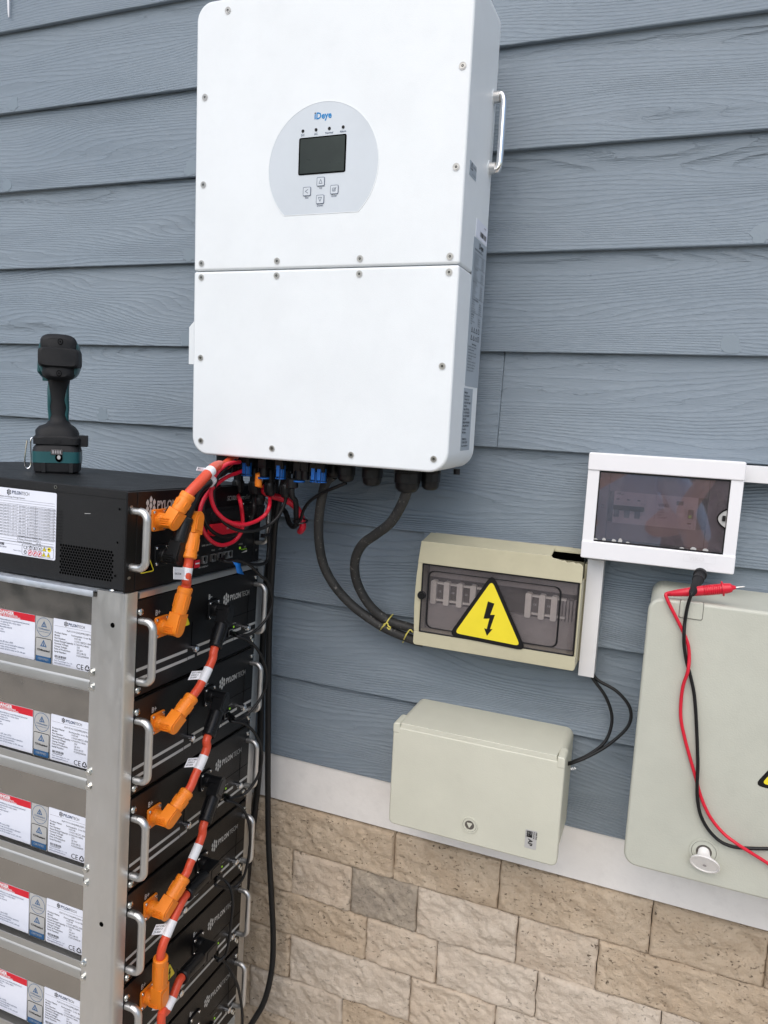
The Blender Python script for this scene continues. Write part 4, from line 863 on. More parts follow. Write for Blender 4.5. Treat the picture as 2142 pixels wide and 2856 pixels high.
cl.build('data_label', [M['paper'], M['navy'], M['ink'], M['red'], M['yellow']], ct)
vh = MB(); hr = .0031
for r in range(11):
    for c in range(20):
        x = -.1435 + c * .00545 + (r % 2) * .00272; z = .0632 - r * .0046
        if x > -.037: continue
        vh.flat(circ(x, z, .0024, 6, math.pi / 6), .01958, FS)
vh.build('vent_holes', M['hole'], ct)
for x, z in ((-.0265, .1335), (-.0285, .0800), (-.0310, .0260)): MB().mat(0).ring(circ(x, z, .0028, 16), circ(x, z, .0020, 16), .0195, .0199, FS).mat(1).flat(circ(x, z, .0020, 12), .0197, FS).build('side_screw', [M['blackbox'], M['hole']], ct)
MB().mat(0).ring(circ(-.1565, .1575, .0030, 16), circ(-.1565, .1575, .0018, 16), .0205, .0214, FS).mat(1).flat(circ(-.1565, .1575, .0018, 12), .0210, FS).build('side_screw', [M['dullbolt'], M['hole']], ct)
MB().flat([(-.0960, .1195), (-.0840, .1205), (-.0840, .1212), (-.0960, .1204)], .0197, FS).build('scratch', M['greylab'], ct)
# ------------------------------------------------------------------ right angle plugs and power cables
def plug(parent, y, z, end, mat, x=.030, x1=None, y2=None):
    """elbow at (x, y, z) on a socket, barrel running to `end`; all in rack coordinates"""
    c = Vector((x, y, z)); e = Vector(end); d = (e - c).normalized(); side = Vector((1, 0, 0)); v = d.cross(side).normalized(); sd2 = v.cross(d).normalized()
    r = .0122; L = (e - c).length; bs = c + d * (L * .36)
    m = MB().lathe([((.0042, y, z), .0125), ((.013, y, z), .0125), ((.0135, y, z), .0120), ((x, y, z), .0120)], 20)
    # stadium elbow block
    secs = []
    out = []
    for i in range(13):
        a = math.pi / 2 + math.pi * i / 12; out.append((math.cos(a) * r * .98, math.sin(a) * r * .98))
    out += [(L * .38, -r * .98), (L * .38, r * .98)]
    m.prism([(a, b) for a, b in out], -.0105, .0110, lambda a, b, dd: tuple(c + d * a + v * b + sd2 * dd))
    inn = [(a * .72 + .002, b * .72) for a, b in out]
    m.prism(inn, .0109, .0122, lambda a, b, dd: tuple(c + d * a + v * b + sd2 * dd))
    for i in range(4): m.box(x - .014, x + .004, y - .0120 - .0008, y - .0105, z - .006 + i * .0035, z - .0045 + i * .0035)
    pr_ = m.build('plug_elbow', M[mat], parent, bevel=.0011, seg=2, sharp=45)
    b = MB().lathe([(tuple(bs - d * .002), r * .86), (tuple(bs + d * .0015), r * .86), (tuple(bs + d * .0016), r * 1.02), (tuple(bs + d * .005), r * 1.06), (tuple(c + d * (L * .74)), r * 1.00), (tuple(c + d * (L - .009)), r * .98), (tuple(c + d * (L - .0085)), r * 1.04), (tuple(c + d * (L - .002)), r * 1.04), (tuple(e), r * .90), (tuple(e - d * .0005), r * .74)], 28)
    for k in range(6):
        a = 2 * math.pi * k / 6; q = (v * math.cos(a) + sd2 * math.sin(a)) * r * 1.01
        p0_, p1_ = bs + d * .010 + q, c + d * (L - .014) + q
        b.cyl(tuple(p0_), tuple(p1_), .0013, n=6)
    b.build('plug_barrel', M[mat], parent, sharp=40)
def sleeve(parent, pts, r, mat='tag', name='sleeve'):
    return MB().tube(pts, r, 20, 4).build(name, M[mat], parent)
def flag(parent, a, b, wv, txt=None):
    """folded paper flag from a to b with width vector wv"""
    a, b, wv = Vector(a), Vector(b), Vector(wv); n_ = (b - a).cross(wv).normalized() * .0006
    vs = [a, b, b + wv, a + wv]; m = MB().mat(0).add([tuple(q + n_) for q in vs] + [tuple(q - n_) for q in vs], [(0, 1, 2, 3), (7, 6, 5, 4), (0, 4, 5, 1), (1, 5, 6, 2), (2, 6, 7, 3), (3, 7, 4, 0)])
    if txt:
        if n_.x < 0: n_ = -n_
        u = (b - a); vv = wv
        m.mat(1)
        r = random.Random(3)
        lines = ['BAT-CABLE', '2200H1-3', 'ZX 0028'] if txt == 1 else [txt]
        uu, hh = u.normalized(), vv.normalized()
        for i, l in enumerate(lines):
            vs, fs = text_geo(l, .01, 'LEFT'); s_ = .0042
            o = a + uu * .002 + hh * (vv.length * (.72 - .28 * i)) if len(lines) > 1 else a + uu * .002 + hh * vv.length * .4
            m.add([tuple(o + uu * (q.x * s_ * .75) + hh * (q.y * s_) + n_ * 1.3) for q in vs], fs)
    return m.build('paper_flag', [M['tag'], M['ink']], parent)
def cable(name, label, cat, pts, r, mat, group=None, rack=True, n=12, sub=6):
    o = MB().tube(pts, r, n, sub).build(name, M[mat]); 
    if rack: o.matrix_world = T
    return tag(o, label, cat, group)
def seg(pts, a, b, k=5):
    """a piece of the spline between fractions a and b"""
    P_ = spline(pts, 12); n = len(P_) - 1; return [tuple(P_[int(round(n * (a + (b - a) * i / k)))]) for i in range(k + 1)]
X_ = .040
K = [None] + [Vector((0, 0, -k * PITCH)) for k in range(6)]
# plus plugs lie .0580/-.068, minus plugs .2120/-.068 ; measured barrel ends
pend = [[(0.0400, 0.0693, 0.0030), (0.0400, 0.1025, -0.1970), (0.0400, 0.1004, -0.3690), (0.0400, 0.1016, -0.5295), (0.0400, 0.0425, -0.6437)]][0]
mend = [[(0.0400, 0.1652, -0.1253), (0.0400, 0.1564, -0.2891), (0.0400, 0.1581, -0.4550), (0.0400, 0.1106, -0.5698), (0.0400, 0.1070, -0.7286)]][0]
mids = [[[(0.0420, 0.1564, -0.1435), (0.0420, 0.1387, -0.1649), (0.0420, 0.1211, -0.1827)], [(0.0420, 0.1513, -0.3078), (0.0420, 0.1386, -0.3265), (0.0420, 0.1194, -0.3463)], [(0.0420, 0.1487, -0.4756), (0.0420, 0.1336, -0.4942), (0.0420, 0.1143, -0.5129)], [(0.0420, 0.0835, -0.5812), (0.0420, 0.0646, -0.5993), (0.0420, 0.0478, -0.6180)], [(0.0420, 0.0810, -0.7439), (0.0420, 0.0626, -0.7577), (0.0420, 0.0490, -0.7747)]]][0]
tl = ['orange red link cable from the first battery module down to the second', 'orange red link cable from the second battery module down to the third, with paper flag', 'orange red link cable from the third battery module down to the fourth, plain white sleeve',
      'orange red link cable ending in the upright orange plug of the fifth module', 'lowest orange red link cable, running out of the bottom of the photo']
for k in range(5):
    a = Vector(mend[k]); el = Vector((.030, .2120, -.0680 - k * PITCH)); d = (a - el).normalized()
    if k < 4:
        b = Vector(pend[k + 1]); el2 = Vector((.030, .0580, -.0680 - (k + 1) * PITCH)); d2 = (b - el2).normalized()
        pts = [tuple(a - d * .01), tuple(a + d * .008)] + mids[k] + [tuple(b + d2 * .008), tuple(b - d2 * .01)]
    else:
        pts = [tuple(a - d * .01), tuple(a + d * .008)] + mids[k] + [(.045, .075, -1.005)]
    c = cable('power_cable', tl[k], 'cable', pts, .0076, 'ocable', 'orange red battery link cables', n=20)
    plug(c, .2120, -.0680 - k * PITCH, tuple(a), 'bplastic')
    if k < 4: plug(c, .0580, -.0680 - (k + 1) * PITCH, tuple(b), 'orange')
    f0 = .44 if k < 4 else .42
    sp = seg(pts, f0, f0 + .17); sleeve(c, sp, .0083)
    if k in (0, 1, 3, 4):
        m_ = Vector(sp[2]); wv = (Vector(sp[4]) - Vector(sp[0])).normalized() * -.017; a_ = m_ + Vector((-.004, -.007, 0)) - wv * .5
        flag(c, tuple(a_ + Vector((-.018, -.009, -.002))), tuple(a_), tuple(wv), 1)
# controller to first battery (orange plug on top, vertical run)
e1 = Vector((0.0460, 0.0664, 0.0522)); e2 = Vector(pend[0])
pts = [tuple(e1 + Vector((0, 0, .01))), tuple(e1 + Vector((0, 0, -.006))), (0.0460, 0.0641, 0.0366), (0.0460, 0.0624, 0.0188), tuple(e2 + (e2 - Vector((.03, .058, -.068))).normalized() * .006), tuple(e2 - (e2 - Vector((.03, .058, -.068))).normalized() * .01)]
c = cable('power_cable', 'short orange red cable hanging straight from the controller to the top battery module', 'cable', pts, .0080, 'ocable', n=20)
plug(c, .0870, .1180, tuple(e1), 'orange', x=.040); plug(c, .0580, -.0680, tuple(e2), 'orange')
sp = [(0.0460, 0.0647, 0.0376), (0.0455, 0.0631, 0.0277), (0.0450, 0.0622, 0.0180)]; sleeve(c, sp, .0088)
flag(c, (0.0460, 0.0276, 0.0235), (0.0460, 0.0541, 0.0187), tuple(Vector((0.0460, 0.0527, 0.0389)) - Vector((0.0460, 0.0541, 0.0187))), 'EDB-ZTZCM')
# thick orange red cable from the controller up to the inverter
e3 = Vector((0.0460, 0.0592, 0.1613))
pts = [tuple(e3 - (e3 - Vector((.034, .0400, .1150))).normalized() * .01), tuple(e3), (0.0500, 0.0811, 0.1793), (0.0480, 0.1096, 0.1948), (0.0400, 0.1368, 0.2031), (0.0300, 0.1671, 0.2059), (0.0200, 0.1973, 0.2042), (0.0120, 0.2281, 0.2108), (0.0060, 0.2549, 0.2226)]
c = cable('power_cable', 'thick orange red cable rising from the controller to the underside of the inverter', 'cable', pts, .0088, 'ocable', n=20)
plug(c, .0400, .1150, tuple(e3), 'orange', x=.028)
sp = [(0.0485, 0.1049, 0.1925), (0.0478, 0.1109, 0.1954), (0.0460, 0.1186, 0.1982)]; sleeve(c, sp, .0097)
flag(c, (0.0400, 0.0853, 0.1986), (0.0440, 0.1104, 0.1964), (0, .003, .0062), 'B+ 1')
# black power cable from the controller
e4 = Vector((0.0360, 0.0687, 0.1207))
pts = [tuple(e4 - (e4 - Vector((.030, .050, .055))).normalized() * .01), tuple(e4), (0.0400, 0.0774, 0.1440), (0.0360, 0.1004, 0.1652), (0.0340, 0.1265, 0.1754), (0.0200, 0.1664, 0.1849), (-0.0000, 0.2277, 0.1927), (-0.0100, 0.2618, 0.2025)]
pts = [p if p[0] > .005 or p[2] > .175 else (.012, p[1], p[2]) for p in pts]
c = cable('power_cable', 'black cable rising from the black controller plug behind the thick orange one', 'cable', pts, .0085, 'brubber', n=16)
plug(c, .0500, .0550, tuple(e4), 'bplastic', x=.030)
sleeve(c, [(0.0345, 0.1326, 0.1767), (0.0310, 0.1442, 0.1805)], .0094)
# second black plug at the far side of the controller
pts = [(0.0300, 0.3098, 0.1469), (0.0350, 0.3129, 0.1570), (0.0450, 0.3073, 0.1678), (0.0550, 0.3009, 0.1848)]
c = cable('power_cable', 'black cable plug leaning behind the solar connectors at the controller edge', 'cable', pts, .0085, 'brubber', n=16)
plug(c, .3100, .1150, (0.0320, 0.3107, 0.1511), 'bplastic', x=.026)
# ------------------------------------------------------------------ solar cables looping under the inverter (world coordinates)
def wcable(name, label, cat, pts, r, mat, group=None, n=12): return cable(name, label, cat, pts, r, mat, group, False, n)
def mc4(parent, x, y=-.165):
    z = ZB - .040
    m = MB().cyl((x, y, z + .004), (x, y, z - .012), .0072, n=12).box(x - .0085, x - .0065, y - .004, y + .004, z - .014, z + .012).box(x + .0065, x + .0085, y - .004, y + .004, z - .014, z + .012)
    m.lathe([((x, y, z - .010), .0100), ((x, y, z - .014), .0112), ((x, y, z - .028), .0108), ((x, y, z - .0345), .0085), ((x, y, z - .036), .006)], 10)
    for k in range(8):
        a = 2 * math.pi * k / 8; m.cyl((x + math.cos(a) * .0108, y + math.sin(a) * .0108, z - .013), (x + math.cos(a) * .0104, y + math.sin(a) * .0104, z - .029), .0016, n=6)
    return m.build('connector', M['bplastic'], parent, bevel=.0004, seg=1, sharp=30)
zt_ = ZB - .036 - .036
def loop(xp, mids, name, label, mat):
    pts = [(xp, -.165, zt_ + .005), (xp, -.165, zt_ - .008)] + mids
    c = wcable(name, label, 'cable', pts, .0034 if mat != 'redc' else .0037, mat, 'solar cables looping under the inverter'); mc4(c, xp); return c
loop(PV['plugs'][2], [(-0.6978, -0.1962, -1.0287), (-0.7028, -0.2019, -1.0441), (-0.7107, -0.2206, -1.0551), (-0.7204, -0.2527, -1.0590), (-0.7320, -0.2832, -1.0496), (-0.7418, -0.3025, -1.0320), (-0.7476, -0.3094, -1.0128), (-0.7495, -0.3101, -0.9940), (-0.7475, -0.3081, -0.9766), (-0.7435, -0.2994, -0.9610), (-0.7417, -0.2771, -0.9497), (-0.7480, -0.2466, -0.9482), (-0.7544, -0.2121, -0.9485)], 'solar_cable', 'red cable in the big front loop from the third connector under the inverter', 'redc')
loop(PV['plugs'][0], [(-0.7344, -0.2393, -1.0185), (-0.7366, -0.2286, -1.0413), (-0.7387, -0.2224, -1.0624), (-0.7428, -0.2210, -1.0802), (-0.7487, -0.2349, -1.0952), (-0.7524, -0.2642, -1.0985), (-0.7561, -0.2900, -1.0904), (-0.7578, -0.3130, -1.0720), (-0.7576, -0.3272, -1.0496), (-0.7575, -0.3302, -1.0290), (-0.7575, -0.3198, -1.0098), (-0.7577, -0.2979, -0.9943), (-0.7599, -0.2697, -0.9826), (-0.7602, -0.2433, -0.9747), (-0.7604, -0.2187, -0.9709), (-0.7607, -0.1931, -0.9670)], 'solar_cable', 'red cable of the lower rear loop from the first connector under the inverter', 'redc')
loop(PV['plugs'][3], [(-0.6832, -0.1663, -1.0273), (-0.6912, -0.1729, -1.0495), (-0.7031, -0.1884, -1.0662), (-0.7148, -0.2130, -1.0736), (-0.7266, -0.2368, -1.0739), (-0.7384, -0.2572, -1.0663), (-0.7481, -0.2746, -1.0522), (-0.7539, -0.2859, -1.0335), (-0.7578, -0.2898, -1.0097), (-0.7577, -0.2891, -0.9921), (-0.7557, -0.2837, -0.9761), (-0.7518, -0.2745, -0.9631), (-0.7500, -0.2541, -0.9522), (-0.7522, -0.2295, -0.9445)], 'solar_cable', 'dark grey cable in the front loop from the fourth connector under the inverter', 'brubber')
loop(PV['plugs'][1], [(-0.7227, -0.2096, -1.0265), (-0.7288, -0.2059, -1.0493), (-0.7369, -0.2066, -1.0673), (-0.7468, -0.2188, -1.0825), (-0.7546, -0.2371, -1.0870), (-0.7604, -0.2581, -1.0838), (-0.7631, -0.2830, -1.0723), (-0.7638, -0.3024, -1.0548), (-0.7637, -0.3117, -1.0345), (-0.7636, -0.3074, -1.0145), (-0.7648, -0.2875, -1.0002), (-0.7671, -0.2589, -0.9907)], 'solar_cable', 'dark grey cable of the small rear loop from the second connector under the inverter', 'brubber')
# thick red earth-side cable and black cable tied together behind
wcable('thick_red_cable', 'thick red cable bending down beside the solar connectors and ending in a red loop', 'cable', [(-.722, -.150, -.99), (-0.7386, -0.1500, -1.0049), (-0.7316, -0.1300, -1.0174), (-0.7149, -0.1200, -1.0226), (-0.6961, -0.1100, -1.0325), (-0.6861, -0.1000, -1.0492), (-0.6781, -0.1000, -1.0666), (-0.6767, -0.1000, -1.0798), (-0.6899, -0.0850, -1.0907)], .0068, 'redc', n=14)
o = MB().lathe([((-.728, -.188, -.970), .0062), ((-.728, -.188, -.985), .0072), ((-.728, -.188, -.992), .0068), ((-.728, -.180, -.996), .0045)], 12).build('connector_boot', M['orange']); tag(o, 'small orange boot below a blue ring under the inverter', 'cable boot')
c = wcable('black_cable', 'black cable with collar dropping from the blue ring to a tied bundle', 'cable', [(-.655, -.188, -.975), (-.655, -.188, -1.005), (-0.6566, -0.1700, -1.0182), (-0.6711, -0.1400, -1.0449), (-0.6864, -0.1100, -1.0712), (-0.6980, -0.1000, -1.0803), (-0.7131, -0.0900, -1.0748), (-0.7269, -0.0800, -1.0570), (-0.7424, -0.0700, -1.0493)], .0052, 'brubber')
MB().lathe([((-.655, -.188, -.974), .0110), ((-.655, -.188, -.990), .0112), ((-.655, -.188, -.992), .006)], 16).build('collar', M['bplastic'], c)
c = wcable('signal_cable', 'thin black cable sagging from the middle cable gland to the tied bundle', 'cable', [(-.556, -.165, ZB - .038), (-0.5920, -0.1600, -0.9917), (-0.6171, -0.1500, -1.0032), (-0.6426, -0.1400, -1.0198), (-0.6596, -0.1300, -1.0385), (-0.6705, -0.1200, -1.0585), (-0.6835, -0.1100, -1.0742), (-0.6999, -0.1000, -1.0805), (-0.7152, -0.0900, -1.0699), (-0.7308, -0.0800, -1.0540)], .0032, 'brubber')
tp = Vector((-0.6748, -0.1150, -1.0645))
c = MB().tube([tuple(tp + Vector((math.cos(a) * .0145, math.sin(a) * .012, math.sin(a) * .003))) for a in [2 * math.pi * i / 12 for i in range(13)]], .0016, 6, 2).box(tp.x - .002, tp.x + .004, tp.y - .016, tp.y - .011, tp.z - .003, tp.z + .004).build('cable_tie', M['bplastic']); tag(c, 'black cable tie around the red and black bundle', 'cable tie')
# two scuffed thick cables to the old beige box
def U(a, b, y): pass
wcable('supply_cable', 'scuffed thick black cable, left and lower of the two running to the old beige box', 'cable', [(-.592, -.145, ZB - .028), (-0.6091, -0.1400, -0.9804), (-0.6218, -0.1300, -1.0126), (-0.6337, -0.1150, -1.0555), (-0.6394, -0.1000, -1.1022), (-0.6350, -0.0850, -1.1523), (-0.6168, -0.0700, -1.1953), (-0.5850, -0.0550, -1.2337), (-0.5424, -0.0450, -1.2629), (-0.5027, -0.0380, -1.2817), (-0.4572, -0.0300, -1.2948), (-0.4341, -0.0280, -1.2982)], .0094, 'dusty', 'scuffed supply cables', n=20)
wcable('supply_cable', 'scuffed thick black cable from the largest gland, right and upper of the two', 'cable', [(-.437, -.165, ZB - .04), (-0.4404, -0.1600, -0.9880), (-0.4547, -0.1500, -1.0161), (-0.4755, -0.1400, -1.0456), (-0.5086, -0.1250, -1.0720), (-0.5414, -0.1100, -1.0976), (-0.5614, -0.0950, -1.1320), (-0.5656, -0.0800, -1.1703), (-0.5556, -0.0650, -1.2076), (-0.5344, -0.0500, -1.2407), (-0.5030, -0.0400, -1.2614), (-0.4571, -0.0340, -1.2707), (-0.4347, -0.0300, -1.2764)], .0094, 'dusty', 'scuffed supply cables', n=20)
def tie(pts, label):
    o = MB().tube(pts, .0014, 8, 5).build('yellow_tie', M['yellow2']); return tag(o, label, 'tie wire', 'yellow wire ties')
tie([(-0.5254, -0.0350, -1.2861), (-0.5109, -0.0620, -1.2701), (-0.5018, -0.0650, -1.2597), (-0.4967, -0.0620, -1.2500), (-0.4994, -0.0350, -1.2483)], 'yellow wire tie around both thick cables, farther left of two').data
tw = tie([(-0.5063, -0.0660, -1.2625), (-0.4983, -0.0680, -1.2575), (-0.4961, -0.0660, -1.2635), (-0.4912, -0.0680, -1.2654), (-0.4941, -0.0660, -1.2703), (-0.4979, -0.0680, -1.2665)], 'twisted yellow wire knot on the left tie of the thick cables')
tie([(-0.4792, -0.0220, -1.3073), (-0.4656, -0.0500, -1.2863), (-0.4604, -0.0520, -1.2762), (-0.4555, -0.0500, -1.2694), (-0.4490, -0.0520, -1.2727)], 'yellow wire tie beside the left edge of the old beige box')
# black conduits standing between the rack and the wall
wcable('black_conduit', 'long black conduit running down the wall beside the rack to the ground', 'conduit', [(-.700, -.130, -.96), (-0.7379, -0.1000, -1.0629), (-0.7595, -0.0700, -1.1443), (-0.7713, -0.0550, -1.2416), (-0.7752, -0.0500, -1.3546), (-0.7732, -0.0480, -1.5180), (-0.7691, -0.0480, -1.6847), (-0.7634, -0.0480, -1.8120), (-0.7510, -0.0500, -1.9383), (-0.7403, -0.0550, -2.0380), (-0.7369, -0.0650, -2.1101), (-0.7439, -0.0800, -2.1730), (-0.7613, -0.1000, -2.2173), (-0.7949, -0.1400, -2.2862)], .0066, 'brubber', n=16)
wcable('black_conduit', 'second black conduit half hidden behind the rack edge, left of the long one', 'conduit', [(-.730, -.120, -.96), (-0.7516, -0.0850, -1.0363), (-0.7741, -0.0500, -1.1030), (-0.7965, -0.0300, -1.2186), (-0.8077, -0.0220, -1.3352), (-0.8078, -0.0220, -1.4929), (-0.8085, -0.0220, -1.6637), (-0.8244, -0.0220, -1.8436), (-0.8427, -0.0220, -2.0771), (-0.8608, -0.0220, -2.3698)], .0075, 'brubber', n=16)
# ------------------------------------------------------------------ data cables between modules
def dcab(pts, label):
    c = cable('data_cable', label, 'data cable', pts, .0029, 'brubber', 'black data cables looping at the far side of the rack')
    for e, q in ((0, 1), (-1, -2)):
        a, b = Vector(pts[e]), Vector(pts[q]); d = (b - a).normalized()
        MB().loft([(tuple(a - d * .004), (0, .0055, 0), (0, 0, .0045), 4), (tuple(a + d * .012), (0, .0050, 0), (0, 0, .0045), 4), (tuple(a + d * .024), (0, .0036, 0), (0, 0, .0034), 3)], 12).build('data_plug', M['bplastic'], c, sharp=50)
    return c
dcab([(0.0120, 0.2250, 0.0300), (0.0260, 0.2012, 0.0296), (0.0350, 0.2067, 0.0269), (0.0450, 0.2273, 0.0278), (0.0550, 0.2530, 0.0146), (0.0620, 0.2799, -0.0076), (0.0660, 0.2967, -0.0183), (0.0680, 0.3114, -0.0432), (0.0680, 0.3185, -0.0674), (0.0640, 0.3123, -0.0921), (0.0560, 0.2950, -0.1127), (0.0460, 0.2743, -0.1233), (0.0340, 0.2566, -0.1235), (0.0120, 0.2700, -0.1270)], 'black data cable curving from the controller port down to the top battery module')
base = [[(0.0300, 0.2508, -0.1239), (0.0460, 0.2625, -0.1308), (0.0600, 0.2790, -0.1494), (0.0680, 0.2942, -0.1770), (0.0680, 0.3117, -0.2096), (0.0640, 0.3145, -0.2440), (0.0560, 0.3019, -0.2698), (0.0440, 0.2807, -0.2909), (0.0320, 0.2585, -0.2928)], [(0.0300, 0.2497, -0.2948), (0.0460, 0.2657, -0.3005), (0.0600, 0.2825, -0.3186), (0.0680, 0.3007, -0.3517), (0.0680, 0.3106, -0.3841), (0.0640, 0.3115, -0.4141), (0.0560, 0.3009, -0.4403), (0.0440, 0.2832, -0.4569), (0.0320, 0.2562, -0.4537)], [(0.0300, 0.2432, -0.4531), (0.0440, 0.2547, -0.4602), (0.0560, 0.2709, -0.4810), (0.0640, 0.2802, -0.5108), (0.0660, 0.2842, -0.5453), (0.0640, 0.2848, -0.5849), (0.0560, 0.2842, -0.6259), (0.0460, 0.2725, -0.6446), (0.0360, 0.2494, -0.6370), (0.0280, 0.2232, -0.6162)], [(0.0280, 0.2268, -0.6046), (0.0360, 0.2431, -0.6169), (0.0500, 0.2462, -0.6338), (0.0560, 0.2464, -0.6624), (0.0560, 0.2435, -0.6991), (0.0520, 0.2452, -0.7403), (0.0440, 0.2488, -0.7760), (0.0340, 0.2369, -0.7852)], [(0.0280, 0.2361, -0.7783), (0.0400, 0.2518, -0.7948), (0.0520, 0.2643, -0.8234), (0.0580, 0.2803, -0.8642), (0.0600, 0.2938, -0.9110), (0.0600, 0.3033, -0.9592), (0.0540, 0.3067, -1.0026), (0.0400, 0.3009, -1.0302)]]
dl = ['black data cable looping from the first to the second battery module', 'black data cable looping from the second to the third battery module', 'black data cable looping from the third to the fourth battery module', 'black data cable hanging from the fourth to the fifth battery module', 'lowest black data cable, from the fifth battery module out of the photo']
for k, b_ in enumerate(base):
    dcab([(.012, .270, -.128 - k * PITCH)] + b_ + ([(.012, .270, -.124 - (k + 1) * PITCH)] if k < 4 else [(.012, .272, -.124 - 5 * PITCH)]), dl[k])
bt = MB().mat(0).add([(0.0400, 0.2099, 0.0279), (0.0440, 0.2338, 0.0213), (0.0450, 0.2312, 0.0163), (0.0480, 0.2394, -0.0002), (0.0450, 0.2194, 0.0055), (0.0420, 0.2173, 0.0194)], [(0, 1, 2, 3, 4, 5)])
bt.prism([(0, 0), (.001, 0), (.001, .001), (0, .001)], 0, .001, F_UP, (0.0430, 0.2155, 0.0213))
o = bt.build('blue_tape_flag', M['bluetape']); md = o.modifiers.new('thick', 'SOLIDIFY'); md.thickness = .0006; o.matrix_world = T; tag(o, 'blue tape flag wrapped on the data cable below the controller ports', 'tape')
# black wire running from the tied bundle down the far handle into the controller port
cable('signal_cable', 'thin black cable running down along the far controller handle and back to its ports', 'cable', [(-0.7341, -0.0848, -1.0470), (-0.7390, -0.0956, -1.0564), (-0.7419, -0.1062, -1.0706), (-0.7419, -0.1167, -1.0877), (-0.7419, -0.1207, -1.1039), (-0.7420, -0.1195, -1.1243), (-0.7420, -0.1218, -1.1408), (-0.7421, -0.1203, -1.1449), (-0.7420, -0.1312, -1.1539), (-0.7437, -0.1564, -1.1538), (-0.7473, -0.1900, -1.1458), (-0.7510, -0.2190, -1.1379), (-0.7568, -0.2408, -1.1324), (-0.7646, -0.2588, -1.1279)], .0034, 'brubber', rack=False)
tq = Vector((-0.7397, -0.1343, -1.0959))
c = MB().box(tq.x - .004, tq.x + .004, tq.y - .012, tq.y + .010, tq.z - .003, tq.z + .002).box(tq.x - .003, tq.x + .005, tq.y - .017, tq.y - .011, tq.z - .004, tq.z + .004).build('cable_tie', M['bplastic'], bevel=.0008); tag(c, 'black cable tie holding a cable to the far controller handle', 'cable tie')
# loop of two thin cables beside the junction box
wcable('thin_cable', 'thin black cable, inner of two curving from the vertical trunking to the junction box', 'cable', [(-0.1126, -0.0200, -1.2948), (-0.1031, -0.0220, -1.3132), (-0.0756, -0.0250, -1.3452), (-0.0612, -0.0300, -1.3821), (-0.0678, -0.0400, -1.4212), (-0.0932, -0.0500, -1.4491), (-0.1197, -0.0600, -1.4655), (-0.1322, -0.0600, -1.4726)], .0030, 'brubber')
wcable('thin_cable', 'thin black cable, outer of two curving from the vertical trunking to the junction box', 'cable', [(-0.1098, -0.0150, -1.2958), (-0.0948, -0.0180, -1.3165), (-0.0580, -0.0220, -1.3311), (-0.0321, -0.0280, -1.3563), (-0.0320, -0.0350, -1.3879), (-0.0607, -0.0450, -1.4245), (-0.0926, -0.0550, -1.4503), (-0.1194, -0.0620, -1.4666), (-0.1321, -0.0600, -1.4740)], .0030, 'brubber')
m = MB()
for i in range(5):
    p = Vector((-0.1208, -0.0600, -1.4756)) + Vector((random.uniform(-.003, .004), random.uniform(-.003, .003), random.uniform(-.004, .002))); m.lathe([(tuple(p), .0008), (tuple(p + Vector((random.uniform(-.004, .004), -.001, -.003))), .0018)], 6)
m.build('foam_crumbs', M['tag'], jb); [setattr(v, 'co', v.co + Vector(JO)) for v in bpy.data.objects['foam_crumbs'].data.vertices]
# ------------------------------------------------------------------ test leads lying on the cabinet
zt = qz1 + .001
B4 = lambda v: v
rl = wcable('test_lead', 'red test lead with pointed probe lying on top of the grey cabinet', 'test lead', [(0.0167, -0.1560, -1.1071), (0.0079, -0.1640, -1.1076), (0.0132, -0.1660, -1.1202), (0.0247, -0.1660, -1.1396), (0.0361, -0.1660, -1.1591), (0.0470, -0.1670, -1.1809), (0.0513, -0.1680, -1.2011), (0.0516, -0.1720, -1.2238), (0.0472, -0.1680, -1.2500), (0.0466, -0.1660, -1.2779), (0.0494, -0.1660, -1.3073), (0.0582, -0.1660, -1.3383), (0.0699, -0.1660, -1.3714), (0.0803, -0.1660, -1.3994), (0.0912, -0.1660, -1.4299), (0.1071, -0.1680, -1.4582), (0.1281, -0.1700, -1.4793), (0.1501, -0.1740, -1.4904), (0.1772, -0.1700, -1.5043), (0.1963, -0.1680, -1.5138), (0.2259, -0.1660, -1.5310)], .0027, 'redc', 'multimeter test leads')
a_, b_ = Vector((0.0096, -0.1560, -1.1086)), Vector((0.0897, -0.1500, -1.0903))
a_.z = max(a_.z, zt + .004)
d = (b_ - a_).normalized(); L = (b_ - a_).length
pb = MB().lathe([(tuple(a_ + d * (L * t)), r) for t, r in ((0, .0035), (.03, .0042), (.10, .0045), (.11, .0050), (.35, .0068), (.60, .0078), (.80, .0082), (.93, .0080), (.975, .0082), (.98, .0118), (1.005, .0118), (1.01, .0080), (1.05, .0082), (1.14, .0070), (1.17, .0040), (1.22, .0026), (1.225, .0016))], 20)
for i in range(9): pb.lathe([(tuple(a_ + d * (L * (.66 + i * .033))), .0078), (tuple(a_ + d * (L * (.668 + i * .033))), .0089), (tuple(a_ + d * (L * (.676 + i * .033))), .0078)], 20)
pb.build('probe_body', M['redc'], rl); MB().lathe([(tuple(a_ + d * (L * 1.21)), .0011), (tuple(a_ + d * (L * 1.36)), .0010), (tuple(a_ + d * (L * 1.385)), .0003)], 8).build('probe_tip', M['alu'], rl)
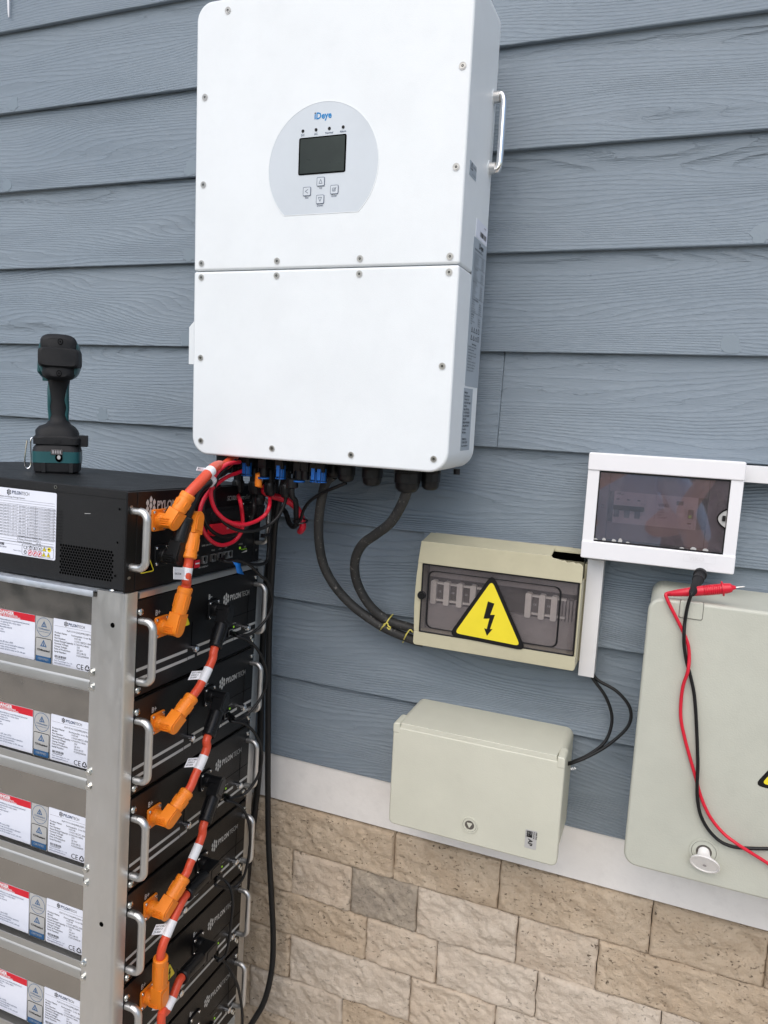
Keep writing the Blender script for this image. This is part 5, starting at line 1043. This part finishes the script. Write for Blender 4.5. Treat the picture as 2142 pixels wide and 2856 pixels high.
bl = wcable('test_lead', 'black test lead hanging from a probe tucked under the white breaker box', 'test lead', [(0.0460, -0.1720, -1.0985), (0.0442, -0.1740, -1.1022), (0.0411, -0.1700, -1.1205), (0.0397, -0.1680, -1.1448), (0.0402, -0.1720, -1.1647), (0.0424, -0.1720, -1.1855), (0.0482, -0.1660, -1.2103), (0.0552, -0.1660, -1.2304), (0.0636, -0.1670, -1.2580), (0.0690, -0.1670, -1.2866), (0.0740, -0.1670, -1.3208), (0.0783, -0.1670, -1.3526), (0.0814, -0.1680, -1.3789), (0.0828, -0.1720, -1.4042), (0.0862, -0.1680, -1.4330), (0.0934, -0.1670, -1.4595), (0.1071, -0.1670, -1.4811), (0.1252, -0.1670, -1.4957), (0.1445, -0.1670, -1.5001), (0.1652, -0.1670, -1.4971), (0.1938, -0.1670, -1.4899), (0.2204, -0.1670, -1.4819)], .0027, 'brubber', 'multimeter test leads')
a_, b_ = Vector((0.0453, -0.1720, -1.1012)), Vector((0.0568, -0.1000, -1.0832))
d = (b_ - a_).normalized(); L = (b_ - a_).length
MB().lathe([(tuple(a_ + d * (L * t)), r) for t, r in ((0, .0034), (.06, .0050), (.10, .0054), (.12, .0058), (.45, .0070), (.75, .0078), (.76, .0092), (.80, .0092), (.81, .0082), (1.0, .0082), (1.01, .0105), (1.1, .0105), (1.11, .007))], 20).build('probe_body', M['grip'], bl)
# ------------------------------------------------------------------ white strip at the top left
o = MB().prism([(-.0035, .08), (.0035, .08), (.0030, .035), (.0016, .004), (.0006, 0), (-.0008, .001), (-.0020, .012)], 0, .003).build('white_strip', M['tag'], bevel=.0006); o.location = (-1.5411, -0.0030, 0.0258)
tag(o, 'narrow white pointed strip hanging on the siding in the top left corner', 'strip')
# ------------------------------------------------------------------ cordless drill on the controller
dr = thing('cordless_drill', 'black and teal cordless drill standing on its battery on the black controller', 'drill', (-1.1171, -.2905, -.9922))
dr.rotation_euler = (R_(-1.0), 0, R_(40)); dr.scale = (.73, .76, .945)
MB().mat(0).loft([((-.0020, .006, .002), (.052, 0, 0), (0, .048, 0), 6), ((-.002, .006, .006), (.056, 0, 0), (0, .052, 0), 6), ((-.002, .006, .022), (.0575, 0, 0), (0, .054, 0), 6), ((-.002, .006, .0235), (.0575, 0, 0), (0, .054, 0), 6)], 32).build('battery_foot', M['grip'], dr)
MB().loft([((-.002, .006, .0235), (.0590, 0, 0), (0, .0555, 0), 6), ((-.002, .006, .046), (.0590, 0, 0), (0, .0555, 0), 6)], 32).build('battery_band', M['teal'], dr)
MB().loft([((-.002, .006, .046), (.0585, 0, 0), (0, .055, 0), 6), ((-.002, .007, .054), (.0565, 0, 0), (0, .052, 0), 5), ((-.002, .008, .060), (.050, 0, 0), (0, .048, 0), 5)], 32).build('battery_top', M['grip'], dr)
MB().mat(0).prism(rrect(-.0130, .0150, .0400, .0515, .001), .0500, .0510).mat(1).ring(rrect(-.0122, .0142, .0410, .0505, .001), rrect(-.0116, .0136, .0416, .0499, .001), .0510, .0514).flat(rrect(-.010, -.005, .0425, .049, .0003), .0514).flat(rrect(-.0035, .0005, .0425, .049, .0003), .0514).flat(rrect(.002, .006, .0425, .049, .0003), .0514).flat(rrect(.0075, .0115, .0425, .049, .0003), .0514).mat(0).prism(circ(.006, .0345, .0090, 20), .0500, .0510).mat(2).prism(circ(.006, .0350, .0042, 16), .0510, .0520).build('charge_gauge', [M['hole'], M['inner'], M['greylab']], dr)
for x in (-.031, .035): MB().prism(rrect(x - .005, x + .005, .004, .0235, .0015), .0480, .0505).build('battery_clip', M['grip'], dr, bevel=.0008)
MB().loft([((0, .006, .060), (.0585, 0, 0), (0, .050, 0), 6), ((0, .006, .0735), (.0590, 0, 0), (0, .050, 0), 6), ((-.001, .006, .0775), (.054, 0, 0), (0, .048, 0), 4)], 32).box(.052, .0735, -.030, .020, .0565, .0790).box(-.006, .010, -.0450, -.042, .063, .071).build('base_shoe', M['grip'], dr, bevel=.0012)
MB().loft([((-.001, .006, .0760), (.0530, 0, 0), (0, .047, 0), 4), ((-.003, .007, .0880), (.052, 0, 0), (0, .045, 0), 3.4), ((-.003, .008, .0960), (.044, 0, 0), (0, .040, 0), 2.8), ((0, .010, .1010), (.031, 0, 0), (0, .031, 0), 2.5), ((.001, .012, .1080), (.0245, 0, 0), (0, .0250, 0), 2.4), ((.001, .013, .120), (.0228, 0, 0), (0, .0240, 0), 2.4), ((.001, .013, .150), (.0242, 0, 0), (0, .0245, 0), 2.4), ((.002, .012, .180), (.0255, 0, 0), (0, .027, 0), 2.4), ((.003, .011, .198), (.028, 0, 0), (0, .034, 0), 2.4), ((.005, .008, .212), (.038, 0, 0), (0, .045, 0), 2.4), ((.006, .006, .222), (.045, 0, 0), (0, .052, 0), 2.4)], 28).build('grip', M['grip'], dr, sharp=60)
for s in (-1, 1):
    MB().loft([((.001 + s * .0205, .005, .106), (.0042, 0, 0), (0, .006, 0), 2), ((.001 + s * .0195, .003, .120), (.0060, 0, 0), (0, .010, 0), 2), ((.001 + s * .0220, .004, .135), (.0050, 0, 0), (0, .008, 0), 2), ((.001 + s * .0195, .003, .150), (.0072, 0, 0), (0, .012, 0), 2), ((.001 + s * .0205, .004, .170), (.0062, 0, 0), (0, .010, 0), 2), ((.002 + s * .0228, .004, .185), (.0028, 0, 0), (0, .005, 0), 2)], 16).build('grip_inlay', M['teal'], dr, sharp=60)
# motor housing: axis towards the wall
hc = .2350
sec = lambda y, sx, sz, e=2.8, dx=0, dz=0: ((.0075 + dx, y, hc + dz), (sx, 0, 0), (0, 0, sz), e)
MB().loft([sec(-.040, .047, .042), sec(-.030, .0500, .0455), sec(.020, .0500, .0450), sec(.060, .045, .042), sec(.075, .038, .036), sec(.105, .030, .030, 2), sec(.145, .026, .026, 2)], 32).build('housing', M['teal'], dr)
MB().loft([((.0070, -.0555, hc + .0225), (.030, 0, 0), (0, 0, .0130), 3), ((.0070, -.050, hc + .0240), (.0400, 0, 0), (0, 0, .0170), 3), ((.0070, -.036, hc + .0240), (.0440, 0, 0), (0, 0, .0210), 3)], 28).build('rear_cap_top', M['grip'], dr)
MB().loft([((.0060, -.0555, hc - .0300), (.024, 0, 0), (0, 0, .0095), 3), ((.0060, -.050, hc - .0300), (.0330, 0, 0), (0, 0, .0145), 3), ((.0060, -.036, hc - .0280), (.0400, 0, 0), (0, 0, .0190), 3)], 28).build('rear_cap_bottom', M['grip'], dr)
MB().loft([((.0085, -.0630, hc - .0020), (.0420, 0, .0), (0, 0, .0165), 6), ((.0085, -.0590, hc - .0020), (.0480, 0, 0), (0, 0, .0190), 6), ((.0085, -.036, hc - .0020), (.0515, 0, 0), (0, 0, .0205), 6), ((.0085, .005, hc - .0020), (.0515, 0, 0), (0, 0, .0205), 6)], 32).build('bumper_band', M['grip'], dr)
for x, z in ((.0130, hc + .0290), (.0090, hc - .0330)): MB().mat(0).cyl((x, -.050, z), (x, -.0565, z), .0062, n=18).mat(1).cyl((x, -.0566, z), (x, -.0570, z), .0046, n=18).mat(0).cyl((x, -.0571, z), (x, -.0574, z), .0020, n=6).build('screw', [M['hole'], M['grip']], dr)
MB().loft([((-.037, .010, hc - .010), (.010, 0, 0), (0, .040, 0), 3), ((-.037, .010, hc - .030), (.012, 0, 0), (0, .030, 0), 3), ((-.030, .02, hc - .040), (.010, 0, 0), (0, .02, 0), 3)], 16).box(-.036, -.024, -.004, .010, hc - .0475, hc - .0400).build('side_handle_mount', M['teal'], dr)
MB().lathe([((.0075, .140, hc), .024), ((.0075, .165, hc), .024), ((.0075, .190, hc), .018), ((.0075, .198, hc), .010)], 20).build('chuck', M['bplastic'], dr)
MB().loft([((-.010, .040, .205), (.008, 0, 0), (0, .010, 0), 3), ((-.006, .045, .180), (.008, 0, 0), (0, .008, 0), 3)], 12).build('trigger', M['bplastic'], dr)
MB().tube([(-.0560, -.010, .071), (-.0640, -.012, .070), (-.0655, -.012, .055), (-.0650, -.012, .030), (-.0670, -.012, .014), (-.0745, -.012, .009), (-.0800, -.012, .016), (-.0790, -.012, .035), (-.0740, -.012, .066)], .0016, 8, 5).build('belt_hook', M['chrome'], dr)
# ------------------------------------------------------------------ the photographer, seen mirrored in the smoked window
pg = thing('person', 'person in light blue shirt holding a phone, mirrored in the breaker box window', 'person', (-.17, -1.86, -2.45))
def skin_body(name, mat, verts, edges, root, sub=2):
    me = bpy.data.meshes.new(name); me.from_pydata([v[:3] for v in verts], edges, []); o = bpy.data.objects.new(name, me); COL.objects.link(o); o.parent = pg
    sm = o.modifiers.new('skin', 'SKIN'); me.skin_vertices[0] if me.skin_vertices else None
    if not me.skin_vertices:
        bmx = bmesh.new(); bmx.from_mesh(me); bmx.verts.layers.skin.verify(); bmx.to_mesh(me); bmx.free()
    for i, v in enumerate(verts):
        s_ = me.skin_vertices[0].data[i]; s_.radius = (v[3], v[4] if len(v) > 4 else v[3]); s_.use_root = (i == root)
    ss = o.modifiers.new('sub', 'SUBSURF'); ss.levels = sub; ss.render_levels = sub; sm.use_smooth_shade = True
    me.materials.append(M[mat]); return o
shv = [(0, 0, .96, .17, .12), (0, .0, 1.12, .155, .11), (0, .02, 1.30, .18, .12), (0, .03, 1.42, .11, .08), (-.17, .03, 1.40, .065, .065), (-.25, .06, 1.27, .060, .060), (-.285, .12, 1.16, .058, .058), (.17, .03, 1.40, .065, .065), (.25, .06, 1.27, .060, .060), (.285, .12, 1.16, .058, .058)]
skin_body('shirt', 'shirt', shv, [(0, 1), (1, 2), (2, 3), (3, 4), (4, 5), (5, 6), (3, 7), (7, 8), (8, 9)], 0)
bv = [(0, 0, 1.20, .10, .08), (0, .03, 1.44, .065, .06), (0, .04, 1.50, .055, .055), (0, .055, 1.57, .075, .085), (0, .055, 1.66, .085, .095), (0, .05, 1.72, .06, .07)]
ed = [(0, 1), (1, 2), (2, 3), (3, 4), (4, 5)]
for s in (-1, 1):
    b0 = len(bv); bv += [(s * .26, .08, 1.24, .045), (s * .285, .13, 1.14, .042), (s * .22, .25, 1.30, .036), (.17 + s * .13, .36, 1.47, .027), (.17 + s * .105, .385, 1.52, .030, .018)]
    ed += [(0, b0), (b0, b0 + 1), (b0 + 1, b0 + 2), (b0 + 2, b0 + 3), (b0 + 3, b0 + 4)]
    for j in range(4):
        q = len(bv); z = 1.525 + j * .019 - .02
        bv += [(.17 + s * .095, .400, z + .01, .009), (.17 + s * .085, .418, z + .012, .0085), (.17 + s * .062, .424, z + .012, .008)]; ed += [(b0 + 4, q), (q, q + 1), (q + 1, q + 2)]
    q = len(bv); bv += [(.17 + s * .095, .372, 1.555, .010), (.17 + s * .070, .374, 1.575, .009)]; ed += [(b0 + 4, q), (q, q + 1)]
skin_body('body', 'skin', bv, ed, 0)
tvv = [(0, 0, .98, .165, .12), (0, 0, .88, .16, .12), (-.10, .0, .82, .095), (-.11, .01, .50, .068), (-.11, .0, .12, .05), (.10, 0, .82, .095), (.11, .01, .50, .068), (.11, 0, .12, .05)]
skin_body('trousers', 'trousers', tvv, [(0, 1), (1, 2), (2, 3), (3, 4), (1, 5), (5, 6), (6, 7)], 0)
for s in (-1, 1): MB().loft([((s * .11, .05, .0), (.045, 0, 0), (0, .13, 0), 3), ((s * .11, .04, .05), (.045, 0, 0), (0, .12, 0), 3), ((s * .11, -.01, .12), (.045, 0, 0), (0, .055, 0), 2.5)], 16).build('shoe', M['grip'], pg)
MB().loft([((0, .02, 1.60), (.085, 0, 0), (0, .080, 0), 2), ((0, .03, 1.70), (.100, 0, 0), (0, .105, 0), 2), ((0, .04, 1.77), (.085, 0, 0), (0, .09, 0), 2), ((0, .045, 1.81), (.035, 0, 0), (0, .04, 0), 2)], 20).build('hair', M['hair'], pg, sharp=80)
ph = thing('phone', 'dark phone held up by the person taking the photograph', 'phone', (0, -1.432, -.845)); ph.rotation_euler = (R_(-8), 0, R_(21))
MB().prism(rrect(-.037, .037, -.075, .060, .008), -.0045, .0045).build('phone_body', M['bplastic'], ph, bevel=.001)
# ------------------------------------------------------------------ unseen hedge added to shade the lower wall, mirrored in the covers and steel
hg = thing('hedge', 'unseen green hedge added to shade the lower wall, mirrored faintly in the smoked covers', 'hedge', (0, -6.0, -2.45))
MB().box(-8, 8, -.35, .25, 0, 1.5).build('hedge_core', M['bark'], hg)
rr = random.Random(11); hm = MB(); fs = []; vs = []
for i in range(15000):
    x = rr.uniform(-8, 8); side = rr.random()
    if side < .8: p = Vector((x, .25 + rr.uniform(-.03, .16), rr.uniform(0, 1.6)))
    else: p = Vector((x, rr.uniform(-.35, .3), 1.5 + rr.uniform(-.03, .15)))
    a = Vector((rr.uniform(-1, 1), rr.uniform(-1, 1), rr.uniform(-1, 1))).normalized(); b = a.orthogonal().normalized(); s_ = rr.uniform(.03, .06); k = len(vs)
    vs += [tuple(p - a * s_), tuple(p + b * s_ * .5), tuple(p + a * s_), tuple(p - b * s_ * .5)]; fs.append((k, k + 1, k + 2, k + 3))
hm.add(vs, fs); o = hm.build('leaves', M['leaf'], hg); o['kind'] = 'stuff'
